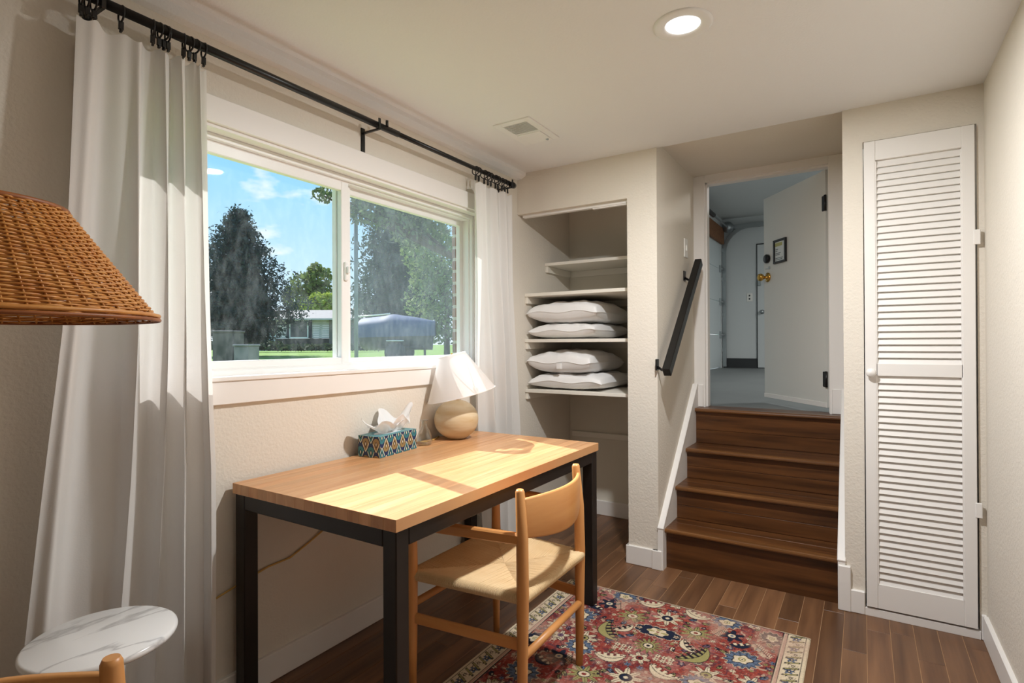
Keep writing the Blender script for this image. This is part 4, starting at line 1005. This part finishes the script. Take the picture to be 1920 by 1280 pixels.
# foliage builder
def leaves(m, pts, size, aspect, rn, droop=0.):
    for c_ in pts:
        n = Vector((rn.gauss(0, 1), rn.gauss(0, 1), rn.gauss(0, 1)+droop)).normalized(); a_ = n.orthogonal().normalized(); a_.rotate(Matrix.Rotation(rn.uniform(0, 6.28), 3, n)); b2 = n.cross(a_)
        s = size*rn.uniform(.6, 1.4); p = Vector(c_)
        m.add([p-a_*s-b2*s*aspect*.4, p-b2*s*aspect, p+a_*s, p+b2*s*aspect], [(0, 1, 2, 3)], False)
    return m
def leafmat(name, c1, c2): return mat(name, c1, .8, spec=.15, noise=((2.5, 2.5, 2.5), c2, .25), trans=.25)
def conifer(base, height, rad, nb, mt_, trunk, label, seed, dens=60):
    rn = random.Random(seed); o = empty('conifer', base, label, 'tree')
    m = MB(); base = Vector(base)
    for i in range(nb):
        t = (i+.5)/nb; t = t**1.1; z = base.z+height*(.12+.86*t); R = rad*(1-t**1.45)*min(1, .6+2.2*t)*rn.uniform(.72, 1.1)+.10
        th = i*2.399+rn.uniform(-.3, .3); d = Vector((math.cos(th), math.sin(th), 0))
        ntw = 5+int(5*R/rad)
        for q in range(ntw):                        # tufted twigs along the bough
            u = (q+.6)/ntw; c0 = Vector((base.x, base.y, z))+d*R*u+Vector((rn.gauss(0, .13*R), rn.gauss(0, .13*R), .16*R*u*u-.08*R*u+rn.gauss(0, .06)))
            pts = [c0+Vector((rn.gauss(0, .15), rn.gauss(0, .15), rn.gauss(0, .12)))*(height/6) for _ in range(dens)]
            for p_ in pts: p_.z = max(p_.z, base.z+.15)
            leaves(m, pts, .072*height/5.5, .4, rn)
    m.build('needles', mt_, o, kind='stuff', fix=False)
    core = MB()
    for k in range(9):
        t = k/9; z = base.z+height*(.1+.8*t); r = rad*.62*(1-t**1.4)*min(1, .6+2.2*t)+.05
        core.lathe([(r*.3, z+height*.16), (r*.8, z+height*.05), (r, z), (r*.4, max(z-.05, base.z+.02))], 11, Matrix.Translation((rn.gauss(0, .08), rn.gauss(0, .08), 0)), c=(base.x, base.y))
    core.build('inner_boughs', mt_, o)
    MB().tube([(base.x, base.y, base.z), (base.x, base.y, base.z+height*.9)], [trunk, .03], 8).build('trunk', mat('bark', (74, 60, 50), .9), o)
    return o
def leafy(name, base, clumps, n, size, mt_, label, seed, trunk=.12, top=None):
    rn = random.Random(seed); o = empty(name, base, label, 'tree'); base = Vector(base); m = MB(); tot = sum(r_**2 for _, r_ in clumps)
    for c_, r_ in clumps:
        k = int(n*r_*r_/tot); pts = []
        for _ in range(k):
            v = Vector((rn.gauss(0, 1), rn.gauss(0, 1), rn.gauss(0, 1))).normalized()*r_*rn.uniform(.55, 1.05); v.z *= .8; pts.append(Vector(c_)+v)
        leaves(m, pts, size, .55, rn)
    m.build('foliage', mt_, o, kind='stuff', fix=False)
    tr = MB(); tp = Vector(clumps[0][0]) if top is None else Vector(top)
    tr.tube([base, base+Vector((0, 0, .25)), base.lerp(tp, .6)+Vector((.1, .05, 0)), tp], [trunk, trunk*.95, trunk*.7, trunk*.3], 8)
    for c_, r_ in clumps[1:]: tr.tube([base.lerp(tp, .7), Vector(c_)], [trunk*.35, .015], 6)
    tr.build('trunk', mat('bark', (84, 70, 58), .9), o)
    return o
SPR = leafmat('spruce_needles', (40, 56, 56), (62, 80, 80)); PINE = leafmat('pine_needles', (48, 64, 54), (76, 94, 76)); OLV = leafmat('olive_leaves', (92, 112, 56), (126, 138, 74)); YEL = leafmat('yellow_green_leaves', (140, 160, 60), (176, 188, 88)); WIL = leafmat('light_leaves', (104, 128, 74), (146, 160, 104))
g0 = lambda px, dep: Vector((*out(px, 640, dep)[:2], ZG))
conifer(g0(447, 21), 5.55, 2.45, 190, SPR, .16, 'dense dark blue-green spruce on the lawn', 21, 22)
conifer(g0(752, 19), 6.6, 1.9, 170, PINE, .16, 'tall dark pine behind the blue covered trailer', 22, 20)
p = g0(585, 60)
leafy('broadleaf_tree', p, [(out(575, 535, 60), 1.9), (out(600, 520, 60), 1.5), (out(560, 560, 60), 1.7), (out(608, 552, 60), 1.4), (out(592, 505, 60), .9)], 2600, .22, OLV, 'olive green tree rising behind the house across the street', 23, .2)
p = g0(600, 50)
leafy('broadleaf_tree', p, [(out(600, 570, 50), 1.3), (out(585, 575, 50), 1.0), (out(615, 566, 50), 1.0), (out(630, 572, 50), 1.0)], 1500, .2, YEL, 'yellow-green tree right behind the grey roof', 24, .15)
p = g0(838, 15.5)
leafy('broadleaf_tree', p, [(out(826, 480, 15.5), 1.05), (out(814, 560, 15.4), .85), (out(842, 600, 15.4), .8), (out(808, 460, 15.5), .8), (out(850, 520, 15.5), .85), (out(800, 520, 15.8), .6), (out(828, 620, 15.4), .5)], 5200, .06, WIL, 'light green leafy tree growing beside the brick wing', 25, .09)
p = g0(880, 9)
leafy('broadleaf_tree', p, [(out(800, 385, 9), .62), (out(745, 392, 8.8), .5), (out(700, 380, 8.6), .42), (out(850, 420, 9), .6), (out(665, 372, 8.6), .3), (out(770, 440, 9), .32), (out(672, 402, 8.7), .2), (out(604, 366, 8.6), .17), (out(622, 362, 8.6), .14)], 4200, .042, leafmat('overhanging_leaves', (84, 98, 66), (128, 140, 104)), 'leafy tree whose branches overhang the window from the side', 26, .1, out(850, 400, 9))
# hedge along the far lawn
rn = random.Random(40); m = MB(); pts = []
A, B = g0(398, 31), g0(700, 31)
for _ in range(5000):
    t = rn.random(); pp_ = A.lerp(B, t); pts.append(pp_+Vector((rn.gauss(0, .35), rn.gauss(0, .35), abs(rn.gauss(0, .28))*(1 if t < .36 else .35)+.17)))
leaves(m, pts, .12, .6, rn)
m.build('hedge', leafmat('hedge_leaves', (54, 68, 50), (78, 90, 64)), None, 'low dark hedge at the far edge of the lawn', 'hedge', kind='stuff', fix=False, base=A.lerp(B, .5))
# house across the street: wall parallel to the room's window wall, seen over the hedge
def wall_frame(pxa, pxb, dep):
    a_, b2 = g0(pxa, dep), g0(pxb, dep); d = (b2-a_).normalized(); n = Vector((d.y, -d.x, 0)); 
    if n.dot(a_) > 0: n = -n
    return a_, d, n, (b2-a_).length
HD = 40
ha, hd, hn, hl = wall_frame(470, 700, HD)
k_ = HD/F_PX
hx = lambda px: (px-470)/(700-470)*hl
hz = lambda py: CAM_H+(644-py)*k_
house = empty('neighbour_house', ha+hd*hl*.5, 'single-storey house with grey roof and dark shutters across the street', 'house')
def hbox(m, px0, px1, y0, y1, py_top, py_bot, bev=0):
    Mx = Matrix(((hd.x, -hn.x, 0, ha.x), (hd.y, -hn.y, 0, ha.y), (0, 0, 1, 0), (0, 0, 0, 1)))
    return m.box(hx(px0), hx(px1), y0, y1, hz(py_bot), hz(py_top), bev, Mx)
SID = mat('siding', (196, 192, 190), .7); ROOF = mat('roof_shingle', (150, 146, 142), .9, noise=((5, 5, 5), (128, 124, 122), .3)); STONE = mat('house_stone', (96, 84, 76), .9, noise=((4, 4, 4), (66, 60, 58), .2)); SHUT = mat('shutter', (40, 44, 58), .6); PANE = mat('far_window', (62, 66, 74), .2); HDOOR = mat('house_door', (190, 202, 214), .5)
for k in range(9):
    hbox(MB(), 518, 618, .0, .2, 597+k*4, 600.6+k*4).build('siding_board', SID, house)
hbox(MB(), 516, 700, -.04, .25, 633, 655.4).build('stone_base', STONE, house)
hbox(MB(), 470, 518, .02, .3, 597, 655.4).build('porch_wall', SID, house)
hbox(MB(), 618, 700, -.1, .2, 597, 655.4).build('side_wall', mat('side_brick', (128, 118, 112), .9), house)
wn_o = hbox(MB(), 544, 580, -.05, .05, 599, 632).build('window', PANE, house)
m = MB(); hbox(m, 543, 545, -.08, .0, 598, 632); hbox(m, 577, 579, -.08, 0, 598, 632); hbox(m, 543, 579, -.08, 0, 597, 599.5); hbox(m, 543, 579, -.08, 0, 630.5, 632.5); m.build('window_frame', M['vinyl'], wn_o)
for a_ in (538, 579.5): hbox(MB(), a_, a_+5.5, -.08, .02, 598, 632).build('shutter', SHUT, house)
hbox(MB(), 504, 520, -.03, .03, 622, 655).build('front_door', HDOOR, house)
Mx = Matrix(((hd.x, -hn.x, 0, ha.x), (hd.y, -hn.y, 0, ha.y), (0, 0, 1, 0), (0, 0, 0, 1)))
m = MB(); e0_, e1_ = hz(597), hz(574)
prf = [(-.5, e0_-.06), (-.5, e0_+.04), (3.5, e1_), (7.5, e0_), (7.5, e0_-.1)]
n0 = len(prf); v_ = [Mx @ Vector((hx(455), y, z)) for y, z in prf]+[Mx @ Vector((hx(720), y, z)) for y, z in prf]
m.add(v_, [tuple(range(n0)), tuple(range(n0, 2*n0))]+[(i, (i+1) % n0, n0+(i+1) % n0, n0+i) for i in range(n0)]); m.build('roof', ROOF, house)
m = MB(); hbox(m, 455, 720, -.56, -.5, 596, 599); m.build('fascia', SID, house)
# second roof and chimney further right
h2 = g0(682, 64)
o2 = empty('distant_house', h2, 'distant brown roofed house with a square chimney', 'house')
a_, b2 = out(655, 590, 64), out(712, 590, 64); d = (b2-a_); n = Vector((d.y, -d.x, 0)).normalized()
m = MB(); t0, t1 = CAM_H+.046*64, CAM_H+.085*64
v_ = [Vector((*q[:2], z)) for q, z in ((a_, t0), (b2, t0), (a_-n*3, t1), (b2-n*3, t1), (a_-n*6, t0), (b2-n*6, t0))]
m.add(v_, [(0, 1, 3, 2), (2, 3, 5, 4), (0, 2, 4), (1, 5, 3), (0, 4, 5, 1)]); m.build('roof', mat('brown_roof', (150, 124, 110), .9), o2)
m = MB(); m.add([Vector((*q[:2], z)) for z in (ZG, t0) for q in (a_-n*.4, b2-n*.4, b2-n*5.6, a_-n*5.6)], [(3, 2, 1, 0), (4, 5, 6, 7), (0, 1, 5, 4), (1, 2, 6, 5), (2, 3, 7, 6), (3, 0, 4, 7)]); m.build('wall', mat('far_wall', (110, 112, 124), .8), o2)
cc_ = out(682, 560, 66); m = MB().box(cc_.x-.55, cc_.x+.55, cc_.y-.55, cc_.y+.55, t0, CAM_H+.092*66, .02); m.build('chimney', mat('chimney_brick', (94, 88, 86), .9), o2)
# lamp post on the lawn
pb = g0(668, 9)
po = empty('lamp_post', pb, 'slim grey metal post standing on the lawn', 'post')
GREY = mat('post_grey', (112, 122, 134), .5)
MB().tube([pb, pb+Vector((0, 0, 3.2))], .032, 12).build('pole', GREY, po)
MB().lathe([(0, ZG+3.2), (.06, ZG+3.2), (.1, ZG+3.4), (.09, ZG+3.46), (0, ZG+3.52)], 14, c=pb[:2], cap=False).build('lantern', GREY, po)
MB().lathe([(0, ZG), (.07, ZG), (.07, ZG+.03), (.04, ZG+.05), (0, ZG+.05)], 14, c=pb[:2], cap=False).build('foot', GREY, po)
# trailer load under a blue cover, on the driveway
CON = mat('driveway', (206, 198, 188), .9)
q = [g0(742, 12.6), g0(752, 12), g0(838, 9.4), g0(845, 11)]
MB().add([v+Vector((0, 0, .012)) for v in q]+[v+Vector((0, 0, .0005)) for v in q], [(0, 1, 2, 3), (7, 6, 5, 4), (0, 4, 5, 1), (1, 5, 6, 2), (2, 6, 7, 3), (3, 7, 4, 0)]).build('driveway', CON, None, 'pale concrete driveway strip beside the lawn', 'driveway', base=g0(790, 11))
TD = 12.5
ta, tdv, tn, tl = wall_frame(655, 815, TD); kz = TD/F_PX
tx = lambda px: (px-655)/160*tl
tz = lambda py: CAM_H+(644-py)*kz
tM = Matrix(((tdv.x, -tn.x, 0, ta.x), (tdv.y, -tn.y, 0, ta.y), (0, 0, 1, 0), (0, 0, 0, 1)))
tr = empty('covered_trailer', ta+tdv*tl*.5, 'boat-shaped trailer load under a blue cover', 'trailer')
def cover(u, v):
    px = 668+140*u; top = 594-6*math.sin(math.pi*u*.9+.2)-3*math.exp(-((u-.42)/.1)**2)+16*max(0, u-.55)**1.3; w_ = .75*(1-u**3*.85)
    th = math.pi*v; z = tz(632-4*u)+(tz(top)-tz(632-4*u))*math.sin(th)**.6
    return tM @ Vector((tx(px), .75-w_*math.cos(th), z))
MB().grid(cover, 40, 20).build('blue_cover', mat('blue_tarp', (58, 74, 106), .6, noise=((3, 3, 3), (74, 90, 122), .3)), tr, fix=False)
def hull(u, v):
    px = 672+130*u; w_ = .7*(1-u**3*.85); th = math.pi*v; z = tz(631-4*u)-(.3+.05*u)*math.sin(th)**.8
    return tM @ Vector((tx(px), .75-w_*math.cos(th), z))
MB().grid(hull, 30, 16).build('hull', mat('hull_dark', (70, 72, 76), .5), tr, fix=False)
m = MB().box(tx(672), tx(790), .3, .36, tz(651), tz(648), 0, tM).box(tx(672), tx(790), 1.1, 1.16, tz(651), tz(648), 0, tM).box(tx(690), tx(694), .3, 1.16, tz(651), tz(648), 0, tM).box(tx(760), tx(764), .3, 1.16, tz(651), tz(648), 0, tM)
m.build('chassis', M['rubber'], tr)
for yy in (.18, 1.28):
    MB().lathe([(0, -.08), (.2, -.08), (.24, -.05), (.24, .05), (.2, .08), (0, .08)], 24, tM @ Matrix.Translation((tx(738), yy, ZG+.24)) @ Matrix.Rotation(math.pi/2, 4, 'X'), cap=False).build('wheel', M['rubber'], tr)
    MB().box(tx(722), tx(754), yy-.1, yy+.1, ZG+.5, ZG+.53, .01, tM).build('fender', M['gdoor'], tr)
MB().tube([tM @ Vector((tx(664), .05, tz(592.5))), tM @ Vector((tx(700), .05, tz(590))), tM @ Vector((tx(731), .05, tz(587)))], .018, 6).build('white_rail', M['vinyl'], tr)
MB().box(tx(785), tx(789), .7, .76, ZG, tz(646), .005, tM).build('jack_stand', M['rubber'], tr)
# utility boxes near the window
for nm, pxa, pxb, pyt, dep, c_, lab in (('utility_box', 398, 437, 617, 7.2, (82, 80, 80), 'dark grey utility cabinet outside the window'), ('utility_box', 438, 466, 643, 7.0, (122, 124, 128), 'pale grey low utility box beside the taller dark cabinet')):
    a_, d, n, L = wall_frame(pxa, pxb, dep); zt_ = CAM_H+(644-pyt)*dep/F_PX
    bM = Matrix(((d.x, -n.x, 0, a_.x), (d.y, -n.y, 0, a_.y), (0, 0, 1, 0), (0, 0, 0, 1)))
    o = empty(nm, a_+d*L*.5, lab, 'utility box')
    BM_ = mat('cabinet_grey', c_, .7, noise=((9, 9, 9), tuple(v-14 for v in c_), .3))
    MB().box(0, L, 0, .3, ZG, zt_-.03, .008, bM).build('body', BM_, o)
    MB().box(-.01, L+.01, -.015, .315, zt_-.03, zt_, .008, bM).build('lid', BM_, o)
